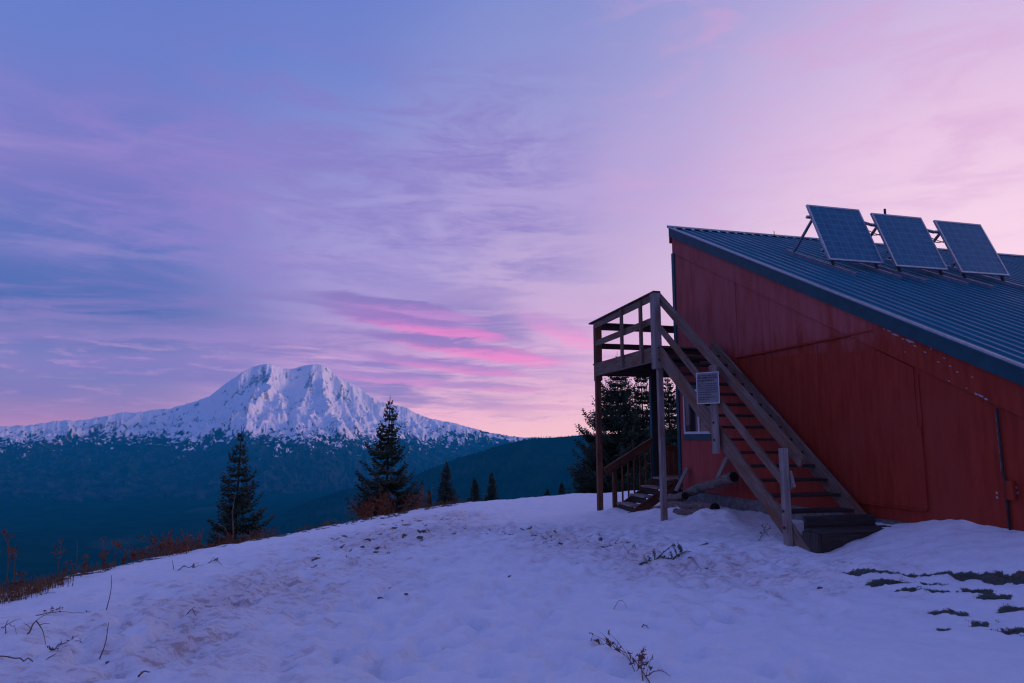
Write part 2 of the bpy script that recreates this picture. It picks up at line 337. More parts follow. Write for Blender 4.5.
def ground_fields(x, y):
    z = hill(x, y); out = outside(x, y)
    dtr0 = np.full(np.shape(z), 1e9)
    for T in (TRK, TRK2):
        for a, b in zip(T[:-1], T[1:]): dtr0 = np.minimum(dtr0, seg_dist(x, y, a[:2], b[:2]))
    tro = np.exp(-(dtr0 / 1.8) ** 2)
    z = z + 0.05 * fbm(x * .55, y * .55, 3, 3) + 0.045 * fbm(x * 1.9, y * 1.9, 4, 9) + 0.02 * fbm(x * 6.5, y * 6.5, 3, 21)
    for fx, fy, a, b, r, dp in feet:
        m_ = (np.abs(x - fx) < .5) & (np.abs(y - fy) < .5)
        if not m_.any(): continue
        dx = x[m_] - fx; dy = y[m_] - fy; u = (dx * math.cos(r) + dy * math.sin(r)) / a; v = (-dx * math.sin(r) + dy * math.cos(r)) / b
        q = u * u + v * v; z[m_] -= dp * np.exp(-q * q) - dp * .12 * np.exp(-(np.sqrt(q) - 1.5) ** 2 * 5)
    for wx, wy, rr_, hh_ in MOUND: z = z + hh_ * np.exp(-((x - wx) ** 2 + (y - wy) ** 2) / rr_ ** 2) * (1 + .8 * fbm(x * 3.5, y * 3.5, 3, 99))
    z = z + tro * (.075 * fbm(x * 3.6, y * 3.6, 4, 61) + .035 * fbm(x * 9, y * 9, 3, 62))
    bare = np.zeros_like(z)
    nz = fbm(x * 9, y * 12, 4, 40); nz2 = fbm(x * 3, y * 3, 3, 50)
    for cx, cy, a, b, r in PATCH:
        R = 2.4 * max(a, b); m_ = (np.abs(x - cx) < R) & (np.abs(y - cy) < R)
        if not m_.any(): continue
        dx = x[m_] - cx; dy = y[m_] - cy; u = (dx * math.cos(r) + dy * math.sin(r)) / a; v = (-dx * math.sin(r) + dy * math.cos(r)) / b
        bare[m_] = np.maximum(bare[m_], 1.35 - np.sqrt(u * u + v * v) + nz[m_] * .8 + nz2[m_] * 1.1)
    # rusty edge of the bank and the wind-scoured top of the slope
    far = sstep(13, 19, np.hypot(x, y)); edge = np.exp(-(out / .5) ** 2)
    bare = np.maximum(bare, edge * (1.0 + nz * 2.2 + nz2) * .75 * sstep(-.5, 2.5, -x - 1.5 + nz2 * 2))
    bare = np.maximum(bare, sstep(.12, .55, out) * (1.1 + nz + nz2) * .9)
    dtr = np.full(np.shape(z), 1e9)
    for T in (TRK, TRK2):
        for a, b in zip(T[:-1], T[1:]): dtr = np.minimum(dtr, seg_dist(x, y, a[:2], b[:2]))
    dirt = np.exp(-(dtr / 1.1) ** 2) * np.clip(.55 + 1.3 * fbm(x * 1.6, y * 1.6, 4, 60), 0, 1)
    dirt = np.maximum(dirt, np.exp(-(dtr / 1.6) ** 2) * np.clip((fbm(x * 5, y * 5, 4, 70) - .12) * 5, 0, 1))
    speck = np.exp(-(dtr / 1.7) ** 2) * sstep(.22, .38, fbm(x * 8, y * 11, 4, 77)) * .68 * sstep(8, 11, np.hypot(x, y))
    bare = np.maximum(bare, speck)
    # snow ploughed aside by the cabin: a drift along the wall, hollow at post feet
    bb = sstep(.3, .75, bare); z = z - 0.03 * bb * sstep(.2, -.2, out)
    return z, np.clip(bb, 0, 1), np.clip(dirt, 0, 1)
def axis(parts):
    a = []
    for lo, hi, st in parts: a += list(np.arange(lo, hi, st))
    return np.array(a + [parts[-1][1]])
gx = axis([(-60, -14, 1.5), (-14, -8, .16), (-8, 9.5, .04), (9.5, 14, .2), (14, 60, 1.5)])
gy = axis([(-60, -4, 1.5), (-4, 3.4, .2), (3.4, 14, .035), (14, 26, .07), (26, 34, .3), (34, 60, 1.2)])
GX, GY = np.meshgrid(gx, gy); Z, BARE, DIRT = ground_fields(GX.ravel().copy(), GY.ravel().copy())
def grid_mesh(name, X, Y, Zz, nx, ny, mt, attrs, flip=False):
    me = bpy.data.meshes.new(name); me.vertices.add(nx * ny)
    me.vertices.foreach_set('co', np.c_[X, Y, Zz].astype(np.float32).ravel())
    i = np.arange(nx * ny).reshape(ny, nx); q = np.stack([i[:-1, :-1], i[:-1, 1:], i[1:, 1:], i[1:, :-1]], -1).reshape(-1, 4)
    if flip: q = q[:, ::-1]
    k = len(q); me.loops.add(4 * k); me.loops.foreach_set('vertex_index', q.astype(np.int32).ravel())
    me.polygons.add(k); me.polygons.foreach_set('loop_start', np.arange(0, 4 * k, 4, dtype=np.int32))
    me.polygons.foreach_set('use_smooth', np.ones(k, dtype=bool)); me.update(calc_edges=True)
    for an, av in attrs.items():
        at = me.attributes.new(an, 'FLOAT', 'POINT'); at.data.foreach_set('value', av.astype(np.float32))
    me.materials.append(mt); o = bpy.data.objects.new(name, me); COL.objects.link(o); return o
m, t, b, tc = mat('snow_and_soil', 0.7, 0.25)
at = t.new('ShaderNodeAttribute', attribute_name='bare'); ad = t.new('ShaderNodeAttribute', attribute_name='dirt')
P = tc.outputs['Object']; nA = t.noise(P, 26, 5, 0.65); nB = t.noise(P, 5, 5, 0.6); nC = t.noise(P, 90, 3, 0.6)
snow = t.mix(t.ss(nB, 0.3, 0.7), (0.85, 0.88, 0.91, 1), (0.92, 0.93, 0.94, 1))
dirtc = t.mix(nA, (0.34, 0.22, 0.19, 1), (0.6, 0.47, 0.45, 1))
nS = t.noise(t.mapping(P, (7, 15, 7)), 1.0, 6, .7); dm = t.math('MULTIPLY', ad.outputs['Fac'], t.math('ADD', t.ss(nS, 0.50, 0.58, 0.0, 0.8), t.ss(nC, 0.60, 0.68, 0, 0.25))); snow = t.mix(t.math('MULTIPLY', ad.outputs['Fac'], t.ss(nB, .35, .65, .35, .8)), snow, (0.76, 0.64, 0.61, 1)); c = t.mix(dm, snow, dirtc)
soil = t.mix(t.ss(nA, 0.35, 0.65), (0.045, 0.04, 0.032, 1), (0.15, 0.12, 0.085, 1)); soil = t.mix(t.ss(nB, 0.4, 0.6, 0, .8), soil, (0.08, 0.115, 0.10, 1))
bm_ = t.ss(t.math('ADD', at.outputs['Fac'], t.math('MULTIPLY', t.math('SUBTRACT', nA, 0.5), 1.3)), 0.36, 0.66)
c = t.mix(bm_, c, soil); t.put(c, b.inputs['Base Color'])
nD = t.noise(P, 240, 2, .6); hh = t.math('ADD', t.math('ADD', t.math('MULTIPLY', nA, 0.8), t.math('MULTIPLY', nC, 0.4)), t.math('MULTIPLY', nD, .15)); t.put(t.bump(hh, 0.7, 0.03), b.inputs['Normal']); M['snow'] = m
tag(grid_mesh('ground', GX.ravel(), GY.ravel(), Z, len(gx), len(gy), M['snow'], {'bare': BARE, 'dirt': DIRT}), 'trodden snow with footprints and bare patches sloping to the bank edge', kind='structure')
# fast lookup of the finished surface
Zg = Z.reshape(len(gy), len(gx))
def gz(x, y):
    i = int(np.clip(np.searchsorted(gx, x) - 1, 0, len(gx) - 2)); j = int(np.clip(np.searchsorted(gy, y) - 1, 0, len(gy) - 2))
    u = (x - gx[i]) / (gx[i + 1] - gx[i]); v = (y - gy[j]) / (gy[j + 1] - gy[j])
    return float((Zg[j, i] * (1 - u) + Zg[j, i + 1] * u) * (1 - v) + (Zg[j + 1, i] * (1 - u) + Zg[j + 1, i + 1] * u) * v)
def G(px, py):
    p = gpt(px, py); return np.array([p[0], p[1], gz(p[0], p[1])])

# ------------------------------------------------------------------ far terrain
FLOOR = -900.0
az = np.radians(np.linspace(-180, 180, 361)); rr = np.r_[np.linspace(34, 200, 24), np.geomspace(215, 24000, 110)]
AZ, RR = np.meshgrid(az, rr); vx = (RR * np.sin(AZ)).ravel(); vy = (RR * np.cos(AZ)).ravel(); vr = RR.ravel()
near = hill(vx, vy) - 0.5
down = -17.0 - 0.5 * (vr - 60) + 22 * fbm(vx / 140, vy / 140, 4, 5) * sstep(60, 300, vr)
zz = np.where(vr < 60, near, down); bl = sstep(34, 75, vr); zz = near * (1 - bl) + np.where(vr < 60, near, down) * bl
zz = np.maximum(zz, FLOOR + 130 * fbm(vx / 2600, vy / 2600, 5, 15) + 40 * fbm(vx / 500, vy / 500, 3, 16))
zz = zz + sstep(16000, 24000, vr) * 950
zz = zz + 430 * np.exp(-(((vx - 520) / 230) ** 2 + ((vy + 70) / 330) ** 2)) * sstep(120, 330, vr) + 12 * fbm(vx / 40, vy / 40, 3, 19) * sstep(150, 300, vr) * (vr < 3000)  # unseen hill added on the right to block low sun from the near snow
m, t, b, tc = mat('forested_slopes', 0.95, 0.0)
nA = t.noise(tc.outputs['Object'], 0.004, 6, 0.65); nB = t.noise(tc.outputs['Object'], 0.0009, 4)
c = t.mix(t.ss(nA, 0.35, 0.65), (0.003, 0.018, 0.016, 1), (0.008, 0.034, 0.028, 1)); c = t.mix(t.ss(nB, 0.6, 0.72, 0, 0.4), c, (0.05, 0.07, 0.07, 1))
t.put(c, b.inputs['Base Color']); M['forest'] = m
tag(grid_mesh('valley', vx, vy, zz, len(az), len(rr), M['forest'], {}, flip=True), 'dark forested hillside falling into the deep blue valley, with an unseen sun-blocking hill added', kind='structure')

def px_elev(x, y):
    r = ray(x, y); return math.atan2(r[0], r[1]), r[2] / math.hypot(r[0], r[1])
# the snow-capped volcano
SIL = [(-420, 452), (-250, 440), (-120, 430), (0, 426.5), (29, 425), (51, 421.5), (68, 420), (75, 421), (94, 418), (109, 415.5), (123, 412), (137, 413), (152, 409.7), (170, 409), (184, 404.5), (198, 400.5), (210, 396), (223, 385.5), (236, 377), (244.5, 370.8), (252, 367.4), (258, 365.4), (264, 364.2), (270, 364.2), (276, 365.8), (283, 368.4), (290, 369.3), (297, 367.8), (304, 365.6), (312, 364.4), (318, 364.2), (324, 365.4), (330, 369), (335, 375), (347.5, 382), (358, 386.5), (367, 394), (380, 401.5), (407, 408), (416, 413), (430, 418.6), (454, 423), (472.5, 428), (486.5, 432), (505, 435), (522, 437.5), (560, 440), (620, 443), (760, 452)]
sa = np.array([px_elev(*p) for p in SIL]); R0 = 20000.0
maz = np.linspace(sa[0, 0], sa[-1, 0], 1500); ts = np.r_[np.linspace(-0.5, 0, 40)[:-1], np.linspace(0, 1, 300) ** 1.15]
MA, MT = np.meshgrid(maz, ts); ma = MA.ravel(); mt = MT.ravel()
crestz = np.interp(ma, sa[:, 0], sa[:, 1]) * R0 + H
blend = sstep(0, .07, np.abs(mt))
crestz = crestz + 30 * fbm(ma * 260, ma * 0 + 3.3, 5, 88, g=.62)
base = FLOOR + 60 * fbm(ma * 30, mt * 6, 3, 81)
sml = np.interp(ma, sa[:, 0], np.convolve(np.interp(sa[:, 0], sa[:, 0], sa[:, 1]), [1], 'same')) * 0
front = np.clip(mt, 0, 1); back = np.clip(-mt, 0, 1)
S0 = px_elev(292, 366)[0]
fan = (ma - S0) * (1 + 0.55 * front) ; wob = .004 * fbm(ma * 60, mt * 9, 3, 82)
gul = ridged((ma - S0) / (0.25 + front) * 5.5 + fbm(ma * 25, mt * 7, 3, 83) * .8, mt * 2.2 + 4.7, 5, 84)
gul2 = ridged(ma * 80 + fbm(ma * 60, mt * 14, 3, 86) * 1.5, mt * 10, 5, 85)
prof = (1 - front) ** 1.55 * (1 - back) ** 1.2
hgt = base + (crestz - base) * prof
rel = np.clip((crestz - FLOOR) / 3200, .2, 1)
hgt = hgt + blend * ((gul - .62) * 620 * rel * np.exp(-front * 1.4) * (1 - .9 * sstep(.0, -.05, mt)) + (gul2 - .55) * 190 * np.exp(-front * 1.6)) * np.where(mt < 0, 0, 1)
hgt = hgt + blend * 75 * fbm(ma * 170, mt * 26, 4, 87) * np.where(mt < 0, 0, 1) * np.exp(-front)
hgt = hgt - blend * 25 * np.where(mt >= 0, 1, 0)
rad = R0 - 9500 * front + 7000 * back
TT = np.linspace(0, .6, 400)
def on_face(x, y):                     # a spot on the near face, as (azimuth, fraction down the slope) in metre-like units
    a_, e_ = px_elev(x, y); c_ = np.interp(a_, sa[:, 0], sa[:, 1]) * R0 + H; el_ = (FLOOR + (c_ - FLOOR) * (1 - TT) ** 1.55 - H) / (R0 - 9500 * TT)
    return a_ * R0, float(np.interp(-e_, -el_, TT)) * 5200.0
UA = ma * R0 + 70 * fbm(ma * 120, mt * 25, 3, 72); UT = mt * 5200.0 + 60 * fbm(ma * 110, mt * 30, 3, 73)
for pts_, amp_, wd_ in [([(320, 365), (328, 393), (331, 408), (341, 430)], 190, 330), ([(313, 366), (306, 385), (300, 405), (295, 426)], 110, 260), ([(264, 365), (256, 385), (250, 405), (245, 426)], 130, 300), ([(272, 366), (281, 390), (286, 412)], 70, 220), ([(244, 371), (228, 395), (214, 412), (204, 430)], 130, 280),
                        ([(335, 376), (352, 398), (367, 420)], 95, 190), ([(347, 383), (368, 405), (384, 425)], 95, 190), ([(366, 394), (386, 412), (402, 430)], 80, 170), ([(338, 380), (348, 405), (356, 428)], 70, 170), ([(223, 386), (200, 405), (184, 422)], 90, 220), ([(170, 409), (158, 424)], 60, 170), ([(137, 413), (127, 427)], 60, 170), ([(109, 416), (99, 428)], 50, 160), ([(68, 420), (60, 430)], 50, 160), ([(407, 408), (424, 428)], 70, 170), ([(430, 419), (450, 433)], 60, 150), ([(289, 372), (290, 395), (292, 415)], -90, 330), ([(236, 390), (232, 412)], -60, 230)]:
    q_ = [on_face(*p_) for p_ in pts_]; dd = np.full(len(ma), 1e9)
    for a_, b_ in zip(q_[:-1], q_[1:]): dd = np.minimum(dd, seg_dist(UA, UT, a_, b_))
    hgt = hgt + np.where(mt > 0, 1, 0) * amp_ * np.clip(1 - dd / wd_, 0, 1) ** 1.4
ROCKP = np.zeros(len(ma))
for x_, y_, wx_, wy_, am_ in [(258, 373, 17, 4, 1), (246, 378, 7, 6, .9), (222, 399, 9, 5, .9), (231, 389, 6, 5, .7), (250, 398, 14, 7, .6), (266, 390, 3, 7, .9), (309, 377, 6, 8, 1), (304, 388, 4, 6, .7), (293, 394, 4, 4, .8), (331, 400, 2.5, 5, .9), (301, 398, 5, 5, .5), (345, 388, 9, 6, .7), (358, 402, 12, 7, .6), (378, 412, 14, 7, .7), (340, 412, 6, 5, .4), (398, 416, 14, 7, .8), (196, 412, 14, 5, .6), (150, 418, 25, 4, .6), (100, 424, 30, 4, .6), (440, 427, 18, 4, .8), (275, 415, 20, 6, .35)]:
    c_ = on_face(x_, y_); ROCKP = np.maximum(ROCKP, am_ * np.exp(-((UA - c_[0]) / (wx_ * 29)) ** 2 - ((UT - c_[1]) / (wy_ * 29)) ** 2))
mx = rad * np.sin(ma); my = rad * np.cos(ma)
# keep the front from poking above the measured crest
lim = np.interp(ma, sa[:, 0], sa[:, 1]) * rad + H - 15 * blend; hgt = np.where(mt > 0, np.minimum(hgt, lim), hgt); hgt = np.maximum(hgt, FLOOR - 150)
line = 60 + 260 * fbm(ma * 16, ma * 0 + 1.7, 3, 90) + 300 * fbm(ma * 70, mt * 30, 4, 91)
snowm = sstep(-330, 260, hgt - line + 260 * fbm(ma * 210, mt * 40, 4, 92) + 420 * fbm(ma * 400, mt * 120, 3, 98))
u_ = (ma - S0) / (0.25 + front)
rib = fbm(u_ * 20 + 1.6 * fbm(ma * 40, mt * 14, 3, 95), mt * 26 + 1.2 * fbm(ma * 90, mt * 20, 2, 97), 5, 94)
rib2 = fbm(ma * 240, mt * 60, 4, 96)
HM = hgt.reshape(MT.shape); dm_ = np.gradient(HM, axis=1) / (R0 * (maz[1] - maz[0])); curv = -np.gradient(dm_, axis=1).ravel() * 9
rockm = sstep(.05, .55, rib * .8 + rib2 * .7 + .10 * np.clip(curv, -1, 1) + .12 * np.clip(np.abs(dm_).ravel() - .35, -.4, .5) + .06 * sstep(900, -100, hgt))
rk_n = .62 * rib2 + .5 * rib + .35 * fbm(ma * 420, mt * 110, 3, 74)
rockm = np.clip(.60 * rockm + .55 * sstep(.10, .42, .8 * fbm(ma * 330, mt * 95, 4, 75) + .5 * rib2 + .25 * fbm(u_ * 7, mt * 14, 3, 76)) + sstep(-.12, .2, rk_n + .55 * (ROCKP - .55)) * sstep(.12, .5, ROCKP), 0, 1) * sstep(0, .012, mt)
snowm = snowm * (1 - .56 * rockm)
m, t, b, tc = mat('snowy_mountain', 0.9, 0.0)
asn = t.new('ShaderNodeAttribute', attribute_name='snow')
nA = t.noise(tc.outputs['Object'], 0.012, 5, 0.7); nB = t.noise(tc.outputs['Object'], 0.004, 4)
rock = t.mix(t.ss(nB, .35, .65), (0.006, 0.02, 0.022, 1), (0.03, 0.045, 0.055, 1)); sn = t.mix(nA, (0.84, 0.84, 0.88, 1), (0.93, 0.92, 0.94, 1))
f = t.ss(t.math('ADD', asn.outputs['Fac'], t.math('MULTIPLY', t.math('SUBTRACT', nA, 0.5), 1.0)), 0.22, 0.72)
t.put(t.mix(f, rock, sn), b.inputs['Base Color']); M['mountain'] = m
tag(grid_mesh('mountain', mx, my, hgt, len(maz), len(ts), M['mountain'], {'snow': snowm}, flip=True), 'snow covered volcano with a double summit rising beyond the valley', kind='structure')

# the nearer dark ridge
RIL = [(120, 640), (200, 575), (240, 548), (270, 526), (288, 511), (317, 498), (346.5, 488), (364, 486), (390, 481), (417, 473), (458, 457), (487, 449), (505, 443), (524, 438.5), (554, 436), (580, 434), (592, 434.5), (640, 431), (720, 436), (820, 428), (960, 438), (1200, 450), (1500, 470)]
ra = np.array([px_elev(*p) for p in RIL]); R1 = 8200.0
raz = np.linspace(ra[0, 0], ra[-1, 0], 620); rt = np.r_[np.linspace(-.6, 0, 14)[:-1], np.linspace(0, 1, 110)]
RA, RT = np.meshgrid(raz, rt); a1 = RA.ravel(); t1 = RT.ravel(); cz = np.interp(a1, ra[:, 0], ra[:, 1]) * R1 + H - 16
fr = np.clip(t1, 0, 1); bk = np.clip(-t1, 0, 1)
hz1 = FLOOR - 60 + (cz - FLOOR + 60) * (1 - fr) ** 1.15 * (1 - bk); fd = sstep(0, .05, fr)
hz1 = hz1 + fd * (ridged(a1 * 22 + fr * 1.2 + .6 * fbm(a1 * 20, fr * 5, 3, 33), fr * 2.0 + 2.0, 5, 31) - .55) * 170 * (1 - fr) + fd * 30 * fbm(a1 * 120, fr * 30, 4, 32)
r1 = R1 - 4100 * fr + 3000 * bk
lim = np.interp(a1, ra[:, 0], ra[:, 1]) * r1 + H - 16; hz1 = np.where(t1 > 0, np.minimum(hz1, lim), hz1)
rx = r1 * np.sin(a1); ry = r1 * np.cos(a1)
tag(grid_mesh('forest_ridge', rx, ry, hz1, len(raz), len(rt), M['forest'], {}, flip=True), 'dark wooded ridge descending to the left in front of the volcano', kind='structure')
# trees that clothe the ridge: one far-off wood
RZ = hz1.reshape(len(rt), len(raz)); fw = MB(); k0 = int(np.argmin(np.abs(rt)))
for k in range(15000):
    i = RS.randint(8, len(raz) - 2); j = int(np.clip(k0 - 1 + abs(RS.normal(0, 1)) * (4 if k < 5000 else 34), 0, len(rt) - 2))
    q = j * len(raz) + i; fu = RS.rand(); x = rx[q] * (1 - fu) + rx[q + 1] * fu; y = ry[q] * (1 - fu) + ry[q + 1] * fu; z = hz1[q] * (1 - fu) + hz1[q + 1] * fu
    hh = RS.uniform(14, 34) * (0.8 + .6 * float(vnoise(np.array([i * .13]), np.array([j * .3]), 3)[0])); w_ = hh * RS.uniform(.16, .24)
    t_ = fw.pt((x, y, z + hh)); q0 = RS.rand() * 6; bs = [fw.pt((x + w_ * math.cos(q0 + s * 2.094), y + w_ * math.sin(q0 + s * 2.094), z - 4)) for s in range(3)]
    for s in range(3): fw.face((t_, bs[s], bs[(s + 1) % 3]))
m, t, b, tc = mat('far_conifers', 0.95, 0.0); nA = t.noise(tc.outputs['Object'], 0.02, 3)
t.put(t.mix(t.ss(nA, .35, .65), (0.005, 0.016, 0.014, 1), (0.014, 0.034, 0.026, 1)), b.inputs['Base Color']); M['far_conifers'] = m
tag(fw.build('ridge_forest', M['far_conifers']), 'dense far-off conifer forest clothing the dark ridge', 'forest', kind='stuff')

# ------------------------------------------------------------------ cabin (local axes: x = D, y = W)
WD = 1.35; SL = 0.504; CW = 1.752; WE = -8.7; RD = 13.5
def roof_z(w): return 6.46 + SL * (w - CW)
cabin = thing('cabin', 'red plywood mountain hut with a steep dark blue metal shed roof', 'cabin', O, A)
mb = MB(); top = 0.20
mb.prism([(WD, CW, .5), (WD, WE, .5), (WD, WE, roof_z(WE) - top), (WD, CW, roof_z(CW) - top)], (.14, 0, 0)); mb.build('side_wall', M['red_paler'], cabin, fix=True)
mb = MB(); mb.prism([(WD + .14, CW, .5), (WD + .14, CW, roof_z(CW) - top), (RD, CW, roof_z(CW) - top), (RD, CW, .5)], (0, -.14, 0)); mb.build('back_wall', M['red'], cabin, fix=True)
mb = MB(); mb.prism([(WD + .14, WE, .3), (RD, WE, .3), (RD, WE, roof_z(WE) - top), (WD + .14, WE, roof_z(WE) - top)], (0, .14, 0)); mb.build('front_wall', M['red'], cabin, fix=True)
mb = MB(); mb.prism([(RD - .14, CW - .14, .5), (RD - .14, WE + .14, .5), (RD - .14, WE + .14, roof_z(WE) - top), (RD - .14, CW - .14, roof_z(CW) - top)], (.14, 0, 0)); mb.build('end_wall', M['red'], cabin, fix=True)
mb = MB(); mb.box((WD + .03, WE + .03, -.4), (RD - .05, CW - .03, .497)); mb.build('foundation', M['concrete'], cabin)
# lower sheathing: a second layer of plywood that stops in a ledge
mb = MB(); wa, wb = -.68, -4.8
def rk(w): return roof_z(w) - .62
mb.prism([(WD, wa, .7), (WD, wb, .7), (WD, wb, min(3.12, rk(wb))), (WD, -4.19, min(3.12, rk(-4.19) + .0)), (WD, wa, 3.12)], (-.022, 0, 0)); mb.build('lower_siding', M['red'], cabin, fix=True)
mb = MB(); mb.box((WD - .04, -4.15, 3.122), (WD - .002, -.70, 3.145)); mb.build('drip_ledge', M['red_trim'], cabin)
mb = MB(); mb.box((WD - .034, -4.83, .672), (WD - .002, -3.6, .698)); mb.build('sill_ledge', M['red_trim'], cabin)
mb = MB(); mb.box((WD - .03, -4.855, .70), (WD - .002, -4.803, 1.75)); mb.box((WD - .012, -4.865, 1.75), (WD - .002, -4.803, 2.45)); mb.build('edge_batten', M['red_trim'], cabin)
sw = at_d(735, 320, WD)[1]
mb = MB(); mb.box((WD - .012, sw - .06, 3.147), (WD - .001, sw + .06, 5.05)); mb.build('batten', M['red_paler'], cabin)
for ww, za, zb in ((-1.72, 3.15, 4.1), (-2.94, .72, 3.1), (-1.75, .72, 3.1)):
    mb = MB(); mb.box((WD - (.006 if za > 3 else .027), ww - .012, za), (WD - (.001 if za > 3 else .0225), ww + .012, min(zb, rk(ww)))); mb.build('batten', M['red_paler'], cabin)
# rake board just under the eave and the fascia over it
mb = MB(); ins = .022
mb.prism([(WD - ins - .004, CW - .02, roof_z(CW) - .21), (WD - ins - .004, WE, roof_z(WE) - .21), (WD - ins - .004, WE, roof_z(WE) - .60), (WD - ins - .004, CW - .02, roof_z(CW) - .60)], (.02, 0, 0)); mb.build('rake_board', M['red_paler'], cabin, fix=True)
OV = .075
mb = MB(); mb.prism([(WD - OV, CW + .03, roof_z(CW + .03) - .215), (WD - OV, WE - .1, roof_z(WE - .1) - .215), (WD - OV, WE - .1, roof_z(WE - .1) - .012), (WD - OV, CW + .03, roof_z(CW + .03) - .012)], (.03, 0, 0)); mb.build('fascia', M['teal'], cabin, fix=True)
mb = MB(); mb.prism([(WD - OV + .03, CW + .03, roof_z(CW + .03) - .20), (WD - OV + .03, WE - .08, roof_z(WE - .08) - .20), (WD - OV + .03, WE - .08, roof_z(WE - .08) - .18), (WD - OV + .03, CW + .03, roof_z(CW + .03) - .18)], (OV - .035, 0, 0)); mb.build('soffit', M['red_trim'], cabin, fix=True)
mb = MB(); mb.box((WD - OV + .01, CW + .004, roof_z(CW) - .36), (WD + .1, CW + .04, roof_z(CW) - .2)); mb.build('soffit', M['red_trim'], cabin)
# ribbed metal roof
mb = MB(); d0 = WD - OV - .02; wt = CW + .06; wl = WE - .14; nrm = np.array([0, -SL, 1.0]); nrm /= np.linalg.norm(nrm)
def rp(d, w, up=0.0): return np.array([d, w, roof_z(w)]) + nrm * up
mb.prism([rp(d0, wt), rp(RD + .2, wt), rp(RD + .2, wl), rp(d0, wl)], tuple(nrm * -.012 - 0))
k = d0 + .015
while k < RD + .15:
    mb.prism([rp(k, wt + .002, .001), rp(k + .052, wt + .002, .001), rp(k + .040, wt + .002, .030), rp(k + .012, wt + .002, .030)], tuple(rp(0, wl - .002) - rp(0, wt + .002)))
    k += .228
roof = mb.build('roof', M['roof'], cabin, fix=True)
mb = MB(); mb.prism([rp(d0 - .004, wt + .01, .034), rp(d0 - .004, wl - .01, .034), rp(d0 - .004, wl - .01, .004), rp(d0 - .004, wt + .01, .004)], (.016, 0, 0)); mb.build('edge_flashing', M['alu'], roof, fix=True)
mb = MB(); mb.prism([rp(d0, wt + .02, .045), rp(RD + .2, wt + .02, .045), rp(RD + .2, wt - .2, .045), rp(d0, wt - .2, .045)], tuple(nrm * -.012)); mb.build('ridge_cap', M['roof'], roof, fix=True)
# corner trim
mb = MB(); mb.box((WD - .03, CW - .085, .55), (WD - .002, CW + .032, roof_z(CW) - .61)); mb.build('corner_trim', M['teal'], cabin)
# lower window under the stair
win = bpy.data.objects.new('window', None); COL.objects.link(win); win.parent = cabin
wl0, wr0, zb0, zt0 = 1.46, .2, 1.70, 2.64
mb = MB(); x0 = WD - .035; x1 = WD - .001
mb.box((x0, wr0, zb0), (x1, wl0, zb0 + .05)); mb.box((x0, wr0, zt0 - .05), (x1, wl0, zt0)); mb.box((x0, wr0, zb0 + .05), (x1, wr0 + .05, zt0 - .05)); mb.box((x0, wl0 - .05, zb0 + .05), (x1, wl0, zt0 - .05)); mb.box((x0 + .004, .80, zb0 + .05), (x1, .86, zt0 - .05)); mb.build('frame', M['white_frame'], win)
mb = MB(); mb.box((WD - .016, wr0 + .05, zb0 + .05), (WD - .006, .80, zt0 - .05)); mb.build('pane', M['glass'], win)
mb = MB(); mb.box((WD - .02, .86, zb0 + .05), (WD - .010, wl0 - .05, zt0 - .05)); mb.build('pane', M['glass'], win)
mb = MB(); mb.box((WD - .03, wr0 - .05, zb0 - .13), (WD - .001, wl0 + .05, zb0 - .002)); mb.build('sill', M['teal'], win)
mb = MB(); mb.box((WD - .026, wr0 - .05, zt0 + .002), (WD - .001, wl0 + .05, zt0 + .1)); mb.build('head_trim', M['teal'], win)
# conduit with its box and peeled paint at the right
cw_ = -5.96
mb = MB(); mb.tube([(WD - .028, cw_, .45), (WD - .028, cw_, 1.12), (WD - .03, cw_ + .015, 1.2), (WD - .03, cw_ + .015, 1.95)], .014, 8); cdt = mb.build('conduit', M['dark_metal'], cabin, smooth=True)
mb = MB(); mb.box((WD - .075, cw_ - .12, .92), (WD - .026, cw_ - .03, 1.13)); mb.build('junction_box', M['red_trim'], cdt, bevel=.006)
mb = MB()
for px, py, wl_, hl_ in [(889, 331, .10, .03), (884, 329, .04, .015), (896, 335, .14, .03), (903, 339, .06, .02), (909, 341, .17, .045), (915, 346, .07, .02), (919, 342, .06, .02), (925, 352, .05, .02), (931, 349, .04, .02), (938, 362, .05, .015), (944, 358, .04, .015), (950, 366, .05, .02), (957, 372, .04, .015), (905, 352, .03, .012), (972, 377, .04, .015), (976, 394, .05, .03), (981, 396, .075, .035), (986, 399, .05, .03), (949, 381, .04, .015), (966, 388, .04, .014)]:
    c_ = at_d(px, py, WD - .0285); poly = []
    for i in range(8):
        an = 2 * math.pi * i / 8; r_ = RS.uniform(.55, 1.1); poly.append((WD - .0285, c_[1] + math.cos(an) * wl_ / 2 * r_, c_[2] + math.sin(an) * hl_ / 2 * r_ + SL * math.cos(an) * wl_ / 2 * r_ * .9))
    mb.prism(poly, (.003, 0, 0))
for zc, l_ in ((1.72, .05), (1.62, .04), (1.5, .07), (1.32, .09), (1.85, .05)):
    mb.prism([(WD - .004, -5.90, zc - l_), (WD - .004, -5.935, zc - l_ * .6), (WD - .004, -5.93, zc + l_), (WD - .004, -5.905, zc + l_ * .8)], (.0025, 0, 0))
for w_, zc in ((-5.82, .98), (-5.82, .93), (-6.06, 1.06), (-6.07, 1.0)): mb.prism([(WD - .004, w_ - .012, zc - .015), (WD - .004, w_ + .012, zc - .012), (WD - .004, w_ + .01, zc + .014), (WD - .004, w_ - .011, zc + .012)], (.0025, 0, 0))
mb.build('peeled_paint', M['chip'], cabin, fix=True)
mb = MB(); lr = at_w(774, 231, CW - .1); mb.tube([rp(lr[0], CW - .1, 0), lr], .008, 6); mb.build('lightning_rod', M['dark_metal'], roof)
pv = at_d(885, 209, 5.0)
